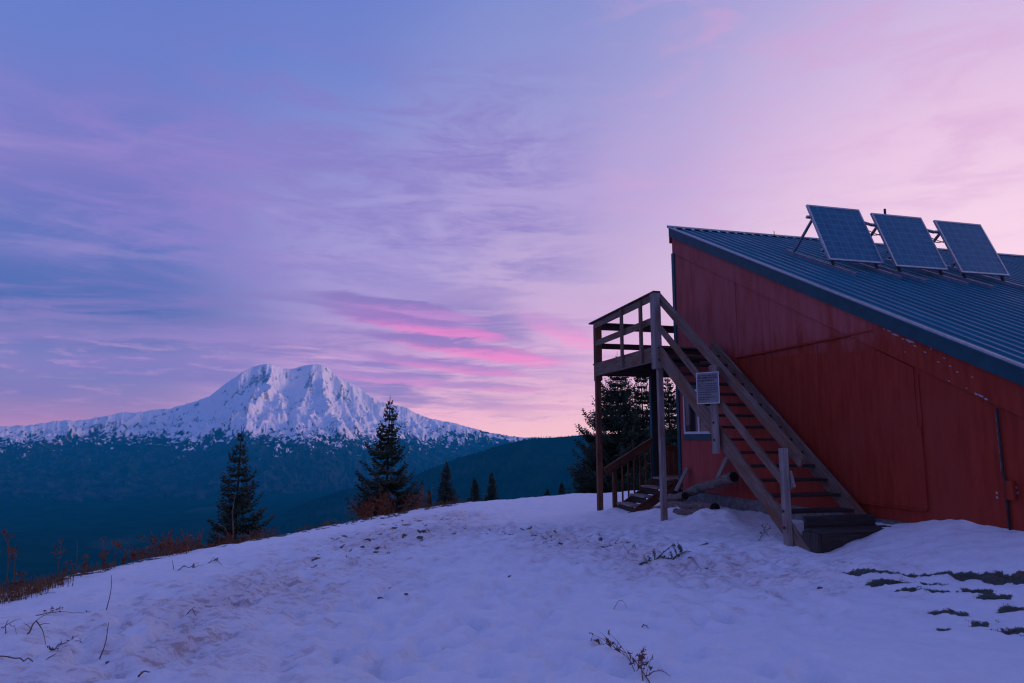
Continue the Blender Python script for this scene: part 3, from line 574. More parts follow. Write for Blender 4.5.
mb = MB(); vp = at_w(884.7, 209, .6); mb.tube([(vp[0], .6, roof_z(.6) - .05), vp], .028, 10); mb.build('vent_pipe', M['dark_metal'], roof, smooth=True)

# ------------------------------------------------------------------ solar panels
PN = [((2.613, -1.82, 4.86), 1.20, 1.335, 'solar panel on the hut roof nearest the roof edge, leftmost of the row'), ((3.925, -1.99, 4.775), 1.19, 1.30, 'solar panel in the middle of the row of three on the roof'), ((5.285, -2.12, 4.71), 1.15, 1.285, 'solar panel farthest along the roof, rightmost of the row')]
TI = math.radians(67.0); upv = np.array([0, math.cos(TI), math.sin(TI)]); nv = np.array([0, -math.sin(TI), math.cos(TI)])
for i, (b0, wd, ht, lb) in enumerate(PN):
    p = wor(*b0); th = thing('solar_panel', lb, 'solar panel', p, A, 'solar panels propped up on the roof')
    mb = MB(); fw_ = .035
    e0 = np.zeros(3); ex = np.array([1.0, 0, 0])
    def P_(u, v, n_=0.0): return ex * u + upv * v + nv * n_
    mb.beam(P_(0, fw_ / 2), P_(wd, fw_ / 2), .04, fw_, upv); mb.beam(P_(0, ht - fw_ / 2), P_(wd, ht - fw_ / 2), .04, fw_, upv)
    mb.beam(P_(fw_ / 2, fw_), P_(fw_ / 2, ht - fw_), fw_, .04, nv); mb.beam(P_(wd - fw_ / 2, fw_), P_(wd - fw_ / 2, ht - fw_), fw_, .04, nv)
    mb.build('frame', M['alu'], th)
    mb = MB(); mb.quad(P_(fw_, fw_, .012), P_(wd - fw_, fw_, .012), P_(wd - fw_, ht - fw_, .012), P_(fw_, ht - fw_, .012)); mb.build('cell_sheet', M['cells'], th)
    mb = MB(); mb.prism([P_(fw_, fw_, .006), P_(wd - fw_, fw_, .006), P_(wd - fw_, ht - fw_, .006), P_(fw_, ht - fw_, .006)], tuple(nv * -.012)); mb.build('backing', M['white_frame'], th, fix=True)
    zr = lambda wloc, d=0: roof_z(b0[1] + wloc) - b0[2]
    for u in (.12, wd - .12):
        mb = MB(); bk_ = np.array([u, 1.15, zr(1.15) + .06]); mb.beam(P_(u, ht * .82, -.045), bk_, .04, .04, (1, 0, 0)); mb.build('strut', M['rail_metal'], th)
        mb = MB(); mb.beam((u, 1.35, zr(1.35) + .065), (u, -.5, zr(-.5) + .065), .05, .06, nrm); mb.build('roof_rail', M['rail_metal'], th)
        mb = MB(); mb.beam(P_(u, .04, -.04), (u, .02, zr(.02) + .04), .05, .03, (1, 0, 0)); mb.build('foot_bracket', M['dark_metal'], th)
    nx_ = (np.array(PN[i + 1][0]) - np.array(b0)) if i < 2 else ex * wd
    mb = MB(); mb.beam(P_(-.06, ht * .80, -.045), P_(wd, ht * .80, -.045), .04, .05, nv)
    if i < 2: mb.beam(P_(wd + .002, ht * .80, -.045), nx_ + P_(-.065, ht * .78, -.045), .04, .05, nv)
    else: mb.beam(P_(wd + .002, ht * .80, -.045), P_(wd + .03, ht * .80, -.045), .04, .05, nv)
    mb.build('cross_rail', M['alu'], th)
    mb = MB(); mb.beam(P_(-.02, ht * .2, -.045), P_(wd + .02, ht * .2, -.045), .04, .05, nv); mb.build('cross_rail', M['alu'], th)
    if i < 2:
        mb = MB(); mb.tube([P_(wd - .05, ht * .66, -.06) * (1 - s_) + (nx_ + P_(.05, ht * .62, -.06)) * s_ + upv * -.07 * math.sin(math.pi * s_) for s_ in np.linspace(0, 1, 9)], .010, 5); mb.tube([P_(wd - .05, ht * .72, -.06) * (1 - s_) + (nx_ + P_(.05, ht * .60, -.06)) * s_ + upv * -.02 * math.sin(math.pi * s_) for s_ in np.linspace(0, 1, 9)], .008, 5); mb.build('cable', M['dark_metal'], th)
    mb = MB(); mb.box((wd * .45, .55, zr(.55) + .03), (wd * .45 + .3, .8, zr(.8) + .1)); mb.build('ballast_box', M['alu'], th) if False else None

# ------------------------------------------------------------------ outside staircase with its landing
st = thing('outdoor_staircase', 'weathered wooden outside staircase with a railed landing up the red hut wall', 'staircase', O, A)
BV = .006
def part(name, material, fn, parent=st, bevel=BV, label=None):
    q = MB(); fn(q); o = q.build(name, material, parent, bevel=bevel)
    if label: o['label'] = label
    return o
ZF = 3.42; DE = 1.22; WF = 3.42
# posts
part('post', M['wood_pale'], lambda q: (q.box((-.11, -.14, 2.95), (.045, .02, 4.455)), q.box((.001, -.045, -.25), (.105, .055, 2.949))))
part('post', M['wood_orange'], lambda q: (q.box((-.005, WF - .14, 3.0), (.165, WF - .0, 4.38)), q.box((.01, WF - .12, -.35), (.135, WF - .01, 2.999))), label='orange stained post at the outer corner')
part('post', M['wood_brown'], lambda q: q.box((2.75, WF - .13, .4), (2.85, WF - .03, 4.4)))
# deck frame and boards
part('rim_joist', M['wood_grey'], lambda q: q.box((-.045, .125, 3.10), (-.002, WF - .145, 3.40)))
part('rim_joist', M['wood_brown'], lambda q: q.box((.08, WF - .05, 3.12), (2.9, WF - .005, 3.40)))
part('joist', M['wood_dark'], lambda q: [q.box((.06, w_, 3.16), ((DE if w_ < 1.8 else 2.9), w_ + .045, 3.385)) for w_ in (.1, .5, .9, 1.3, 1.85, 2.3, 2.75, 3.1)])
def decking(q):
    w_ = .0
    while w_ < WF - .02:
        d1 = DE if w_ < 1.80 else 2.9; q.box((0.0, w_, 3.388), (d1, w_ + .138, 3.423)); w_ += .146
part('decking', M['wood_grey'], decking, bevel=.003)
# railing of the landing
part('rail_cap', M['wood_dark'], lambda q: q.beam((0.0, -.08, 4.49), (0.0, WF + .12, 4.43), .16, .038))
part('top_rail', M['wood_grey'], lambda q: q.beam((-.03, .03, 4.40), (-.03, WF - .145, 4.335), .038, .14))
part('mid_rail', M['wood_grey'], lambda q: q.beam((.02, .125, 3.95), (.02, WF - .12, 3.91), .038, .14))
for w_ in (at_d(622, 345, -.075)[1], at_d(641, 335, -.075)[1]):
    part('baluster', M['wood_grey'], lambda q: q.beam((-.075, w_, 3.14), (-.075, w_, 4.42), .055, .09, (0, 1, 0)))
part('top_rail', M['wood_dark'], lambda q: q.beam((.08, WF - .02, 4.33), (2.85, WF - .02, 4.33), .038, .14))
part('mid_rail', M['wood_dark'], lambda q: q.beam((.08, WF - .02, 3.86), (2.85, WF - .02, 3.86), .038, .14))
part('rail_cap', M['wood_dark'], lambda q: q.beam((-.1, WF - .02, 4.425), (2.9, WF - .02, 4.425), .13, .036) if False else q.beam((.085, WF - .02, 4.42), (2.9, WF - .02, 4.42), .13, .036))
# stringers
SS = .776
def sz(w_): return 3.32 + SS * (w_ + .268)        # upper edge of the stringer
def stringer(q, d):
    hh = .285 / math.cos(math.atan(SS)); w1 = -4.33
    q.prism([(d, -.06, sz(-.06)), (d, w1, sz(w1)), (d, w1 + .0, sz(w1) - .2), (d, -.06, sz(-.06) - hh)] if False else [(d, -.055, sz(-.055)), (d, -4.36, sz(-4.36) - .05), (d, -4.0, sz(-4.0) - hh), (d, -.055, sz(-.055) - hh)], (.045, 0, 0))
for d, nm in ((-.02, 0), (1.17, .11)):
    q = MB(); stringer(q, d); q.v = [(x_, y_, z_ + nm) for x_, y_, z_ in q.v]
    q.uv = [[(q.v[i][1] * -.79 + q.v[i][2] * -.61 + d * 9, q.v[i][1] * -.61 + q.v[i][2] * .79) for i in f_] for f_ in q.f]
    q.build('stringer', M['wood_grey'], st, fix=True, bevel=BV)
# treads
NT_ = 16; rise = (ZF - .40) / 15
for k in range(1, 15):
    zt = ZF - k * rise; w_ = (zt + .03 - 3.32) / SS - .268
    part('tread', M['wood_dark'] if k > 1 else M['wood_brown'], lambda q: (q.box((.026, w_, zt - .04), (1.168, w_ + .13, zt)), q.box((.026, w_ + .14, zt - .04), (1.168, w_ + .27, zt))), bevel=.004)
# hand and mid rails of the flight
HS = .75
def hz(w_): return 4.46 + HS * w_
h0_ = at_d(657.5, 297, .075); h1_ = at_d(802, 463, .075); m0_ = at_d(660, 328, -.05); m1_ = at_d(783, 481, -.05)
part('handrail', M['wood_grey'], lambda q: (q.beam(h0_, h1_, .042, .15), q.beam(h0_ + np.array([0, .04, .115]), h1_ + np.array([0, .03, .098]), .10, .034)))
part('mid_rail', M['wood_grey'], lambda q: q.beam(m0_, m1_, .04, .13))
part('newel', M['wood_pale'], lambda q: q.box((-.115, -3.95, .10), (-.026, -3.855, 1.47)), label='pale split post at the foot of the flight')
part('newel', M['wood_pale'], lambda q: q.box((-.12, -2.29, 1.36), (-.071, -2.12, 2.80)), label='pale post bolted to the middle of the flight')
part('brace', M['wood_pale'], lambda q: q.beam((-.005, -3.99, .93), (.01, -3.90, 1.15), .04, .09))
# cleats under the treads on the inner stringer
part('step_board', M['wood_damp'], lambda q: q.box((.0, -4.46, .385), (1.28, -4.31, .425)))
part('step_board', M['wood_damp'], lambda q: q.box((.0, -4.30, .385), (1.28, -4.15, .425)))
part('box_step', M['wood_damp'], lambda q: (q.box((-.01, -4.43, .0), (.045, -4.12, .383)), q.box((.05, -4.43, .0), (1.26, -4.385, .383)), q.box((1.215, -4.38, .0), (1.255, -4.16, .383)), q.box((.05, -4.12, .0), (1.16, -4.08, .57))))
for p_, dr_ in (((-.03, -.142, 3.36), (0, -1, 0)), ((-.03, -.142, 3.12), (0, -1, 0)), ((-.122, -2.205, 1.58), (-1, 0, 0)), ((-.122, -2.205, 1.86), (-1, 0, 0)), ((-.117, -3.90, .62), (-1, 0, 0)), ((-.117, -3.90, .40), (-1, 0, 0))):
    q = MB(); q.tube([np.array(p_), np.array(p_) + np.array(dr_) * .014], .019, 8); q.build('bolt', M['dark_metal'], st)
# teal-edged post beneath the landing
part('support_post', M['teal'], lambda q: q.box((1.20, 2.80, .735), (1.245, 2.90, 3.115)), label='teal post under the landing')
part('support_post', M['wood_dark'], lambda q: q.box((1.247, 2.78, .735), (1.42, 2.92, 3.115)))

# ------------------------------------------------------------------ notice on the stair
sp = wor(-.20, -2.24, 2.17); yaw = A + math.radians(-58)
sg = thing('notice_sign', 'small grey printed notice fixed to the middle stair post', 'sign', sp, yaw)
# local: plate in x-z plane facing -y
mb = MB(); mb.box((-.20, -.03, 0.0), (.19, -.022, .50)); mb.build('plate', M['sign'], sg, bevel=.003)
mb = MB(); mb.box((-.03, -.021, .05), (.05, .05, .45)); mb.build('bracket', M['wood_pale'], sg)
mb = MB()
for x0_, x1_, z0_, z1_ in ((-.205, .195, -.006, .006), (-.205, .195, .494, .506), (-.206, -.194, .006, .494), (.184, .196, .006, .494)): mb.box((x0_, -.034, z0_), (x1_, -.0305, z1_))
mb.build('border', M['white_frame'], sg)
mb = MB()
for r_, (zc, hh, ln) in enumerate(((.452, .022, .9), (.415, .03, .94), (.37, .03, .8), (.318, .014, .96), (.285, .014, .9), (.25, .014, .96), (.217, .014, .85), (.18, .014, .93), (.145, .014, .6), (.10, .014, .9), (.068, .014, .5))):
    x_ = -.175; xe = -.175 + .345 * ln
    while x_ < xe:
        l_ = min(RS.uniform(.02, .07) * (1.5 if hh > .02 else 1), xe - x_ + .01); mb.box((x_, -.0325, zc - hh / 2), (x_ + l_, -.0302, zc + hh / 2)); x_ += l_ + .010
mb.build('lettering', M['ink'], sg)

# ------------------------------------------------------------------ porch and its steps
ps = thing('porch_steps', 'short brown stair with balustrade climbing to the porch behind the corner', 'steps', O, A)
for w_ in (1.90, 2.78):
    part('stringer', M['wood_brown'], lambda q: q.beam((.17, w_, -.10), (1.36, w_, .62), .045, .2), ps)
for k in range(4):
    zt = .16 + .185 * k; d_ = .30 + .305 * k
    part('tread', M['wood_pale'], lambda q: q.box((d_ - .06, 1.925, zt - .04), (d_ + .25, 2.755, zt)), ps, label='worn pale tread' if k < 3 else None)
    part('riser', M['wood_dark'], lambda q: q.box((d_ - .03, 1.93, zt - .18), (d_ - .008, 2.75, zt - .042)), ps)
part('newel', M['wood_brown'], lambda q: q.box((.19, 2.81, -.2), (.29, 2.89, .86)), ps)
part('handrail', M['wood_brown'], lambda q: (q.beam((.02, 2.85, .83), (1.40, 2.85, 1.62), .04, .16), q.beam((.0, 2.85, .915), (1.40, 2.85, 1.715), .11, .035)), ps)
for k in range(6):
    d_ = .42 + .15 * k
    part('baluster', M['wood_brown'], lambda q: q.box((d_, 2.83, .05 + .6 * (d_ - .3)), (d_ + .036, 2.866, .72 + .573 * d_)), ps)
part('porch_floor', M['wood_grey'], lambda q: q.box((1.36, 1.80, .68), (4.2, 2.95, .73)), ps)
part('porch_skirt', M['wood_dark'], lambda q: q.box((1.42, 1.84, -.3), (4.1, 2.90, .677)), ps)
for k in range(8):
    d_ = 1.50 + .15 * k
    part('rail_board', M['wood_orange'], lambda q: q.box((d_, 2.90, .74), (d_ + .12, 2.93, 1.38)), ps)
part('porch_rail', M['wood_brown'], lambda q: (q.box((1.41, 2.87, 1.40), (4.1, 2.97, 1.44)), q.box((1.42, 2.88, 1.32), (4.1, 2.898, 1.398))), ps)

# ------------------------------------------------------------------ logs and boards by the wall
def log(label, a, b, r0, r1, strap=None):
    a = np.array(a, float); b = np.array(b, float); m_ = (a + b) / 2; p = wor(*m_)
    th = thing('log', label, 'log', p, A, 'logs stacked against the hut wall'); a = a - m_; b = b - m_; mb = MB(); N = 14; ph = RS.rand() * 6
    pts = [a + (b - a) * i / N + np.array([0, 0, .012 * math.sin(i * .9 + ph)]) for i in range(N + 1)]
    rad = [(r0 + (r1 - r0) * i / N) * (1 + .05 * math.sin(i * 2.1 + ph)) for i in range(N + 1)]
    mb.tube(pts, rad, 14); o = mb.build('trunk', M['log_bark'], th, smooth=False)
    dr = (b - a) / np.linalg.norm(b - a)
    for e, r_, s_ in ((a, r0, -1), (b, r1, 1)):
        q = MB(); q.tube([e + dr * s_ * .001, e + dr * s_ * .012], r_ * .93, 14); q.build('cut_end', M['log_end'], th)
    if strap is not None:
        c = a + (b - a) * strap; q = MB(); q.tube([c - dr * .04, c + dr * .04], (r0 + (r1 - r0) * strap) * 1.09, 14); q.build('strap', M['strap'], th)
    return th
def Lp(px, py, d): return at_d(px, py, d)
log('long pale log with a green strap, topmost of the pile by the wall', Lp(688, 492, .95), Lp(734, 477, .95), .092, .098, .3)
log('short log with a dark cut end left in the pile behind the post', Lp(662, 499, .85), Lp(685, 496, .75), .075, .08)
log('log with a big black cut end lying lowest in the pile', Lp(666, 505, .68), Lp(715, 508.5, .60), .08, .105)
log('thin log poking out of the snow at the bottom of the pile', Lp(676, 512, .45), Lp(700, 512, .42), .07, .06)
def board(label, a, b, wd_=.12, th_=.035):
    a = np.array(a, float); b = np.array(b, float); m_ = (a + b) / 2; p = wor(*m_); o = MB(); o.beam(a - m_, b - m_, wd_, th_, (1, 0, .2)); ob = o.build('board', M['wood_pale'], None, bevel=.004)
    ob.location = tuple(p); ob.rotation_euler = (0, 0, A); tag(ob, label, 'board', 'boards leaning on the hut wall')
board('pale board leaning on the wall left of the strapped log', Lp(676, 491, 1.02), Lp(687.5, 468, 1.28)); board('pale board leaning on the wall right beneath the stair', Lp(716, 482, 1.02), Lp(727, 457, 1.27))

# ------------------------------------------------------------------ conifers
def conifer(label, x, y, ztop, wid, seed, mt='needles', dens=1.0, group='fir trees on the slope edge', dead=False, sparse=1.0, leader=0.0):
    rs = np.random.RandomState(seed); zb = gz(x, y) - .15 if abs(x) < 58 and y < 58 else h0(x, y) - .5; Hh = ztop - zb
    th = thing('fir_tree', label, 'fir tree', (x, y, zb), 0, group)
    tr = MB(); lean = rs.normal(0, .012, 2); pts = [(lean[0] * Hh * (s_ ** 2), lean[1] * Hh * (s_ ** 2), Hh * s_) for s_ in np.linspace(0, 1, 12)]
    tr.tube(pts, [max(.006, (.011 * Hh * (1 - s_) ** .9) + .006) for s_ in np.linspace(0, 1, 12)], 8); tr.build('trunk', M['bark'], th, smooth=True)
    cr = MB()
    def tri(a, b, c): cr.face((cr.pt(a), cr.pt(b), cr.pt(c)))
    z = Hh * .03; golden = rs.rand() * 6; ph = rs.rand() * 6.28
    def branch(zz0, L, f, droop):
        nonlocal golden
        golden += 2.4 + rs.normal(0, .35); dirv = np.array([math.cos(golden), math.sin(golden), 0]); side = np.array([-dirv[1], dirv[0], 0])
        tilt = -.22 + .75 * f + droop; base = np.array([lean[0] * Hh * f * f, lean[1] * Hh * f * f, zz0])
        nst = max(3, int(L / .06)); prev = base
        for i in range(1, nst + 1):
            s_ = i / nst; cur = base + dirv * L * s_ + np.array([0, 0, L * (tilt * s_ - .20 * math.sin(3.14 * s_) + .16 * s_ * s_)])
            w_ = .012 * (1 - s_) + .004; tri(prev - side * w_, prev + side * w_, cur)
            if s_ > .12:
                tl = min((.40 * L * (1 - s_) ** .7 + .02 + .055 * (1 - f)) * (.7 + .6 * rs.rand()), .38)
                for sg_ in (-1, 1):
                    if rs.rand() < .08: continue
                    an = .80 + rs.normal(0, .16); tv = dirv * math.cos(an) + side * sg_ * math.sin(an) + np.array([0, 0, rs.normal(-.10, .12)]); tv /= np.linalg.norm(tv)
                    nn = np.cross(tv, np.array([0, 0, 1.0])); nn /= np.linalg.norm(nn) + 1e-6; k2 = max(1, int(tl / .075))
                    for q in range(k2):
                        p0 = cur + tv * tl * q / k2; p1 = cur + tv * tl * (q + 1.3) / k2; wq = (.016 + .036 * (1 - f)) * (1 - .35 * q / k2); upn = np.array([0, 0, rs.uniform(.004, .028)])
                        tri(p0 + upn, p0 + nn * wq + (p1 - p0) * .45, p1); tri(p0 + upn, p1, p0 - nn * wq + (p1 - p0) * .45)
                        if q % 2 == 0:
                            dn = np.array([0, 0, -rs.uniform(.03, .07)]); tri(p0, p0 + dn + (p1 - p0) * .5, p1)
            prev = cur
        tv = dirv * .08 + np.array([0, 0, .03]); tri(prev - side * .018, prev + side * .018, prev + tv)
    while z < Hh * .95:
        f = z / Hh; tier = wid * (1 - f) ** 1.0 * (.84 + .28 * rs.rand()) * (0.6 + .4 * min(1, f * 7 + .3)) + .01
        if rs.rand() < .12: tier *= .6
        nb = int((4.5 + 8 * (1 - f)) * dens + rs.rand()); droop = rs.normal(0, .06)
        for _ in range(nb):
            if rs.rand() < .10: continue
            branch(z + rs.normal(0, .025), max(.035, tier * (.72 + .36 * rs.rand()) * (1 + .14 * math.sin(golden * 1.0 + ph + f * 9))), f, droop + rs.normal(0, .05))
        step = Hh / 20 * (.6 + .75 * rs.rand()) * (1.0 - .45 * f)
        for _ in range(int(2 * dens * (1 - f) + rs.rand())): branch(z + step * rs.uniform(.3, .7), max(.035, tier * rs.uniform(.25, .6)), f, rs.normal(.05, .08))
        z += step
    for k in range(8):
        an = rs.rand() * 6.28; zt_ = Hh * (1 - .010 * k); L = .02 + .008 * k; p = np.array([lean[0] * Hh, lean[1] * Hh, zt_]); dv = np.array([math.cos(an) * L, math.sin(an) * L, L * .7]); sd = np.array([-math.sin(an), math.cos(an), 0]) * .010
        tri(p - sd, p + sd, p + dv)
    cr.build('crown', M[mt], th)
    return th
def fir(px, ptop, Y, label, wid, seed, **kw):
    p = at_y(px, ptop, Y); return conifer(label, p[0], p[1], p[2], wid, seed, **kw)
fir(241, 426, 21, 'slim fir tree standing alone at the left below the snowy bank', 1.38, 5, dens=1.1)
fir(389, 395, 24, 'broad full fir tree with rusty shrubs at its foot', 1.86, 23, mt='needles_b', dens=1.55)
fir(447, 460, 25, 'small fir just right of the broad fir, tallest of the little trees', .74, 31)
fir(475, 477, 26, 'small pointed fir, middle one of the three little trees', .64, 37)
fir(492, 471, 26.5, 'small narrow fir, rightmost of the three little trees', .60, 41)
fir(547, 488, 29, 'tiny fir tip poking over the snow crest left of the deck', .5, 43)
fir(562, 481, 29, 'tiny fir beside the dark trees behind the deck', .55, 47)
fir(430, 489, 26, 'tiny fir sapling low between the broad fir and small firs', .4, 48)
fir(617, 351, 30, 'tall dark fir seen through the deck posts, tip between the rails', 3.1, 53, dens=3.3, group='dark firs behind the deck')
fir(643, 362, 31, 'dark fir hidden behind the landing and porch post', 2.9, 59, dens=3.3, group='dark firs behind the deck')
fir(668, 372, 33, 'dark fir with branches showing between post and red wall', 2.8, 61, dens=3.0, group='dark firs behind the deck')
fir(590, 440, 32, 'low dark fir at the left foot of the group behind the deck', 1.9, 67, dens=2.0, group='dark firs behind the deck')

# grey snag in front of the slim fir
p = at_y(231, 545, 19.5); sn_ = MB(); zb = gz(p[0], p[1]); tp = at_y(229, 488, 19.5)
ht_ = tp[2] - zb; sn_.tube([(.05, 0, -.1), (.0, 0, .3 * ht_), (.05, .0, .5 * ht_), (-.02, .02, .72 * ht_), (.03, .02, .95 * ht_)], [.03, .026, .022, .014, .005], 7); sn_.tube([(.0, 0, 1.0), (-.2, 0, 1.35), (-.36, .03, 1.42)], [.016, .01, .005], 5); sn_.tube([(.0, 0, .8), (.2, 0, 1.1)], [.014, .005], 5)
so = sn_.build('snag', M['dead_wood'], smooth=True); so.location = (p[0], p[1], zb); tag(so, 'bare grey snag in front of the slim left fir', 'dead tree')

# ------------------------------------------------------------------ weeds, shrubs, twigs
def weed(label, px, pybase, pytop, kind=0, seed=0, mt='weed', lean=0.0, Y=None, group='dry weed stalks on the bank', name='dry_weed'):
    rs = np.random.RandomState(seed)
    if Y is None: p = G(px, pybase)
    else: q = at_y(px, pybase, Y); p = np.array([q[0], q[1], gz(q[0], q[1])])
    top_ = at_y(px, pytop, p[1]); h_ = max(.12, top_[2] - p[2]); mb = MB(); s0 = .0032 + .0010 * p[1] / 8
    dx = lean; stem = [(dx * h_ * s_ ** 1.6 + .012 * math.sin(5 * s_ + seed), .01 * math.sin(4 * s_), h_ * s_ - .05 * (1 - s_)) for s_ in np.linspace(0, 1, 8)]
    mb.tube(stem, [s0 * (1.25 - .7 * s_) for s_ in np.linspace(0, 1, 8)], 5)
    def head(c, r):
        for _ in range(26):
            v_ = rs.normal(0, 1, 3); v_ /= np.linalg.norm(v_); v_[2] *= .5; o_ = np.array(c) + v_ * r; s_ = rs.normal(0, .012, 3); u_ = rs.normal(0, .012, 3); mb.quad(o_, o_ + s_, o_ + s_ * .5 + u_)
    nb = {0: 3, 1: 6, 2: 0}[kind]
    if kind != 2: head(stem[-1], .045)
    for k in range(nb):
        s_ = rs.uniform(.35, .95); i = int(s_ * 7); b0_ = np.array(stem[i]); an = rs.rand() * 6.28; L = h_ * rs.uniform(.12, .3); e = b0_ + np.array([math.cos(an) * L * .6, math.sin(an) * L * .6, L * .8])
        mb.tube([b0_, (b0_ + e) / 2 + np.array([0, 0, -.01]), e], [s0 * .7, s0 * .6, s0 * .4], 4, cap=False)
        if kind == 0: head(e, .03)
        else: head(e, .018)
    o = mb.build(name, M[mt]); o.location = tuple(p); return tag(o, label, 'weed', group)
WD_ = [
 (3, 598, 536, 0, 0.02, 'tall rusty weed with a flat head at the far left edge'), (11, 596, 553, 0, .05, 'shorter rusty weed right beside the tall one at the left edge'), (17, 597, 575, 1, .15, 'small bent weed low at the left edge of the bank'),
 (57, 584, 541, 0, 0, 'straight rusty weed with a dark seed head on the bank crest'), (64, 582, 562, 0, .1, 'short weed with a round head beside the straight rusty one'), (74, 580, 541, 2, .0, 'thin bare upright stalk on the left bank crest'), (80, 580, 557, 1, .25, 'leaning branched stalk with a black foot on the crest'),
 (101, 572, 539, 1, .02, 'bushy rusty weed between thin stalks on the crest'), (105, 573, 552, 1, -.1, 'low rusty weed crowding the bushy one'), (114, 570, 541, 0, 0, 'slender seeded weed in the middle of the crest weeds'), (124, 568, 552, 1, .1, 'short spiky weed right of the slender seeded weed'),
 (133, 566, 554, 1, 0, 'pale feathery weed low on the crest')]
for i, (px, pb, pt_, kd, ln, lb) in enumerate(WD_): weed(lb, px, pb, pt_, kd, 100 + i, lean=ln)
weed('lone thin stalk standing in the snow at the left', 107, 610, 575, 2, 130, 'weed_dark', .05, group='stalks in the snow'); weed('lone dark stalk lower in the snow, leaning right', 99, 656, 622, 2, 131, 'weed_dark', .25, group='stalks in the snow')
weed('pair of short stems in the snow below the slim fir', 172, 572, 560, 2, 132, 'weed', .1, group='stalks in the snow'); weed('thin crooked stem at the lower left edge of the snow', 3, 640, 625, 2, 133, 'weed_dark', .3, group='stalks in the snow')
def shrub(label, px, pyb, Y, w, h, seed, mt='weed', nst=26):
    rs = np.random.RandomState(seed); q = at_y(px, pyb, Y); z = gz(q[0], q[1]); mb = MB()
    for k in range(int(nst * .65)):
        x0 = rs.normal(0, w * .35); y0 = rs.normal(0, .25); zz0 = gz(q[0] + x0, q[1] + y0) - z; hh = .7 * h * rs.uniform(.3, 1.05); a = rs.normal(0, .28); p0 = np.array([x0, y0, zz0 - .05]); p2 = p0 + np.array([a * hh, rs.normal(0, .2) * hh, hh]); pm = (p0 + p2) / 2 + rs.normal(0, .03, 3)
        mb.tube([p0, pm, p2], [.009, .006, .003], 4, cap=False)
        for b_ in range(5):
            s_ = rs.uniform(.35, 1); c = p0 + (p2 - p0) * s_; e = c + rs.normal(0, 1, 3) * .13 * np.array([1, 1, .8]) + np.array([0, 0, .06]); mb.tube([c, e], [.004, .002], 3, cap=False)
            for l_ in range(5):
                o_ = c + (e - c) * rs.uniform(.3, 1.1); s1 = rs.normal(0, .022, 3); s2 = rs.normal(0, .022, 3); mb.quad(o_, o_ + s1, o_ + s2)
    o = mb.build('dry_shrub', M[mt]); o.location = (q[0], q[1], z); return tag(o, label, 'shrub', 'rusty dry shrubs along the bank')
shrub('sprawling rusty shrub on the crest left of the slim fir', 160, 558, 12.9, .7, .62, 201, nst=34)
shrub('rusty shrub filling the gap beside the slim fir', 192, 551, 14.2, .5, .45, 202)
shrub('dry shrub in front of the slim fir around the snag', 228, 545, 17.0, .5, .95, 203, nst=30)
shrub('low rusty tuft right of the slim fir', 262, 540, 17.2, .45, .55, 204, nst=22)
shrub('rusty shrub at the left foot of the broad fir', 366, 519, 19.2, .45, .8, 205, nst=34)
shrub('taller rusty shrub before the middle of the broad fir', 385, 516, 19.8, .4, 1.05, 206, 'weed', 30)
shrub('rusty shrub at the right foot of the broad fir', 414, 511, 20.3, .4, .75, 207, nst=30)
shrub('dark low heather on the crest beneath the smallest firs', 452, 505, 22, .6, .22, 208, 'weed_dark', 22)
def twig(label, pts, r=.006, side=6, seed=0, mt='twig', lift=.02, leaf=0, name='twig', cat='twig', up=.0, group='twigs lying on the snow'):
    r = r * (.62 if name == 'twig' else .8); rs = np.random.RandomState(seed); P3 = [G(*p) for p in pts]; c = P3[0].copy(); mb = MB(); N = 12; path = []
    for i in range(N + 1):
        u = i / N * (len(P3) - 1); k = min(int(u), len(P3) - 2); q = P3[k] + (P3[k + 1] - P3[k]) * (u - k); q = np.array([q[0], q[1], gz(q[0], q[1]) + r + lift * math.sin(math.pi * i / N) + rs.normal(0, .003)]); path.append(q - c)
    mb.tube(path, [r * (1.2 - .8 * i / N) for i in range(N + 1)], 6)
    Lt = sum(np.linalg.norm(path[i + 1] - path[i]) for i in range(N))
    for k in range(side):
        i = rs.randint(2, N); b0_ = path[i]; t_ = path[min(i + 1, N)] - path[i - 1]; t_ /= np.linalg.norm(t_) + 1e-9; sd = np.array([-t_[1], t_[0], 0]) * rs.choice([-1, 1]); L = Lt * rs.uniform(.08, .22)
        e = b0_ + t_ * L * .7 + sd * L * .6 + np.array([0, 0, rs.uniform(.0, .5) * L + up * L]); mb.tube([b0_, (b0_ + e) / 2 + np.array([0, 0, .01]), e], [r * .6, r * .45, r * .25], 4, cap=False)
        for l_ in range(leaf):
            o_ = b0_ + (e - b0_) * rs.uniform(.2, 1.05); s1 = rs.normal(0, .016, 3); s2 = rs.normal(0, .016, 3); mb.quad(o_, o_ + s1, o_ + s2)
    o = mb.build(name, M[mt]); o.location = tuple(c); return tag(o, label, cat, group)
twig('arched reddish twig with both ends in the snow at lower left', [(27, 641), (33, 635), (40, 637), (46, 642)], .009, 3, 301, lift=.07)
twig('long reddish twig flat on the snow at the lower left edge', [(-4, 658), (20, 659), (36, 663), (46, 665)], .008, 5, 302, lift=.03)
twig('forked spiky twig right of the arched twig', [(44, 654), (55, 647), (68, 641), (78, 638)], .007, 8, 303, leaf=4, up=.3)
twig('faint long twig lying across the upper left snow', [(36, 617), (50, 612), (68, 610), (92, 608)], .006, 6, 304, leaf=3, up=.2)
twig('thin bent twig at the lower left corner of the snow', [(1, 630), (8, 632), (16, 641)], .005, 2, 305, lift=.05)
twig('brown twig clump on the snow below the dry shrubs', [(178, 573), (188, 570), (196, 567)], .008, 6, 306, leaf=4)
twig('dark twig bits right of the brown clump', [(208, 564), (216, 563), (222, 565)], .008, 5, 307, leaf=3)
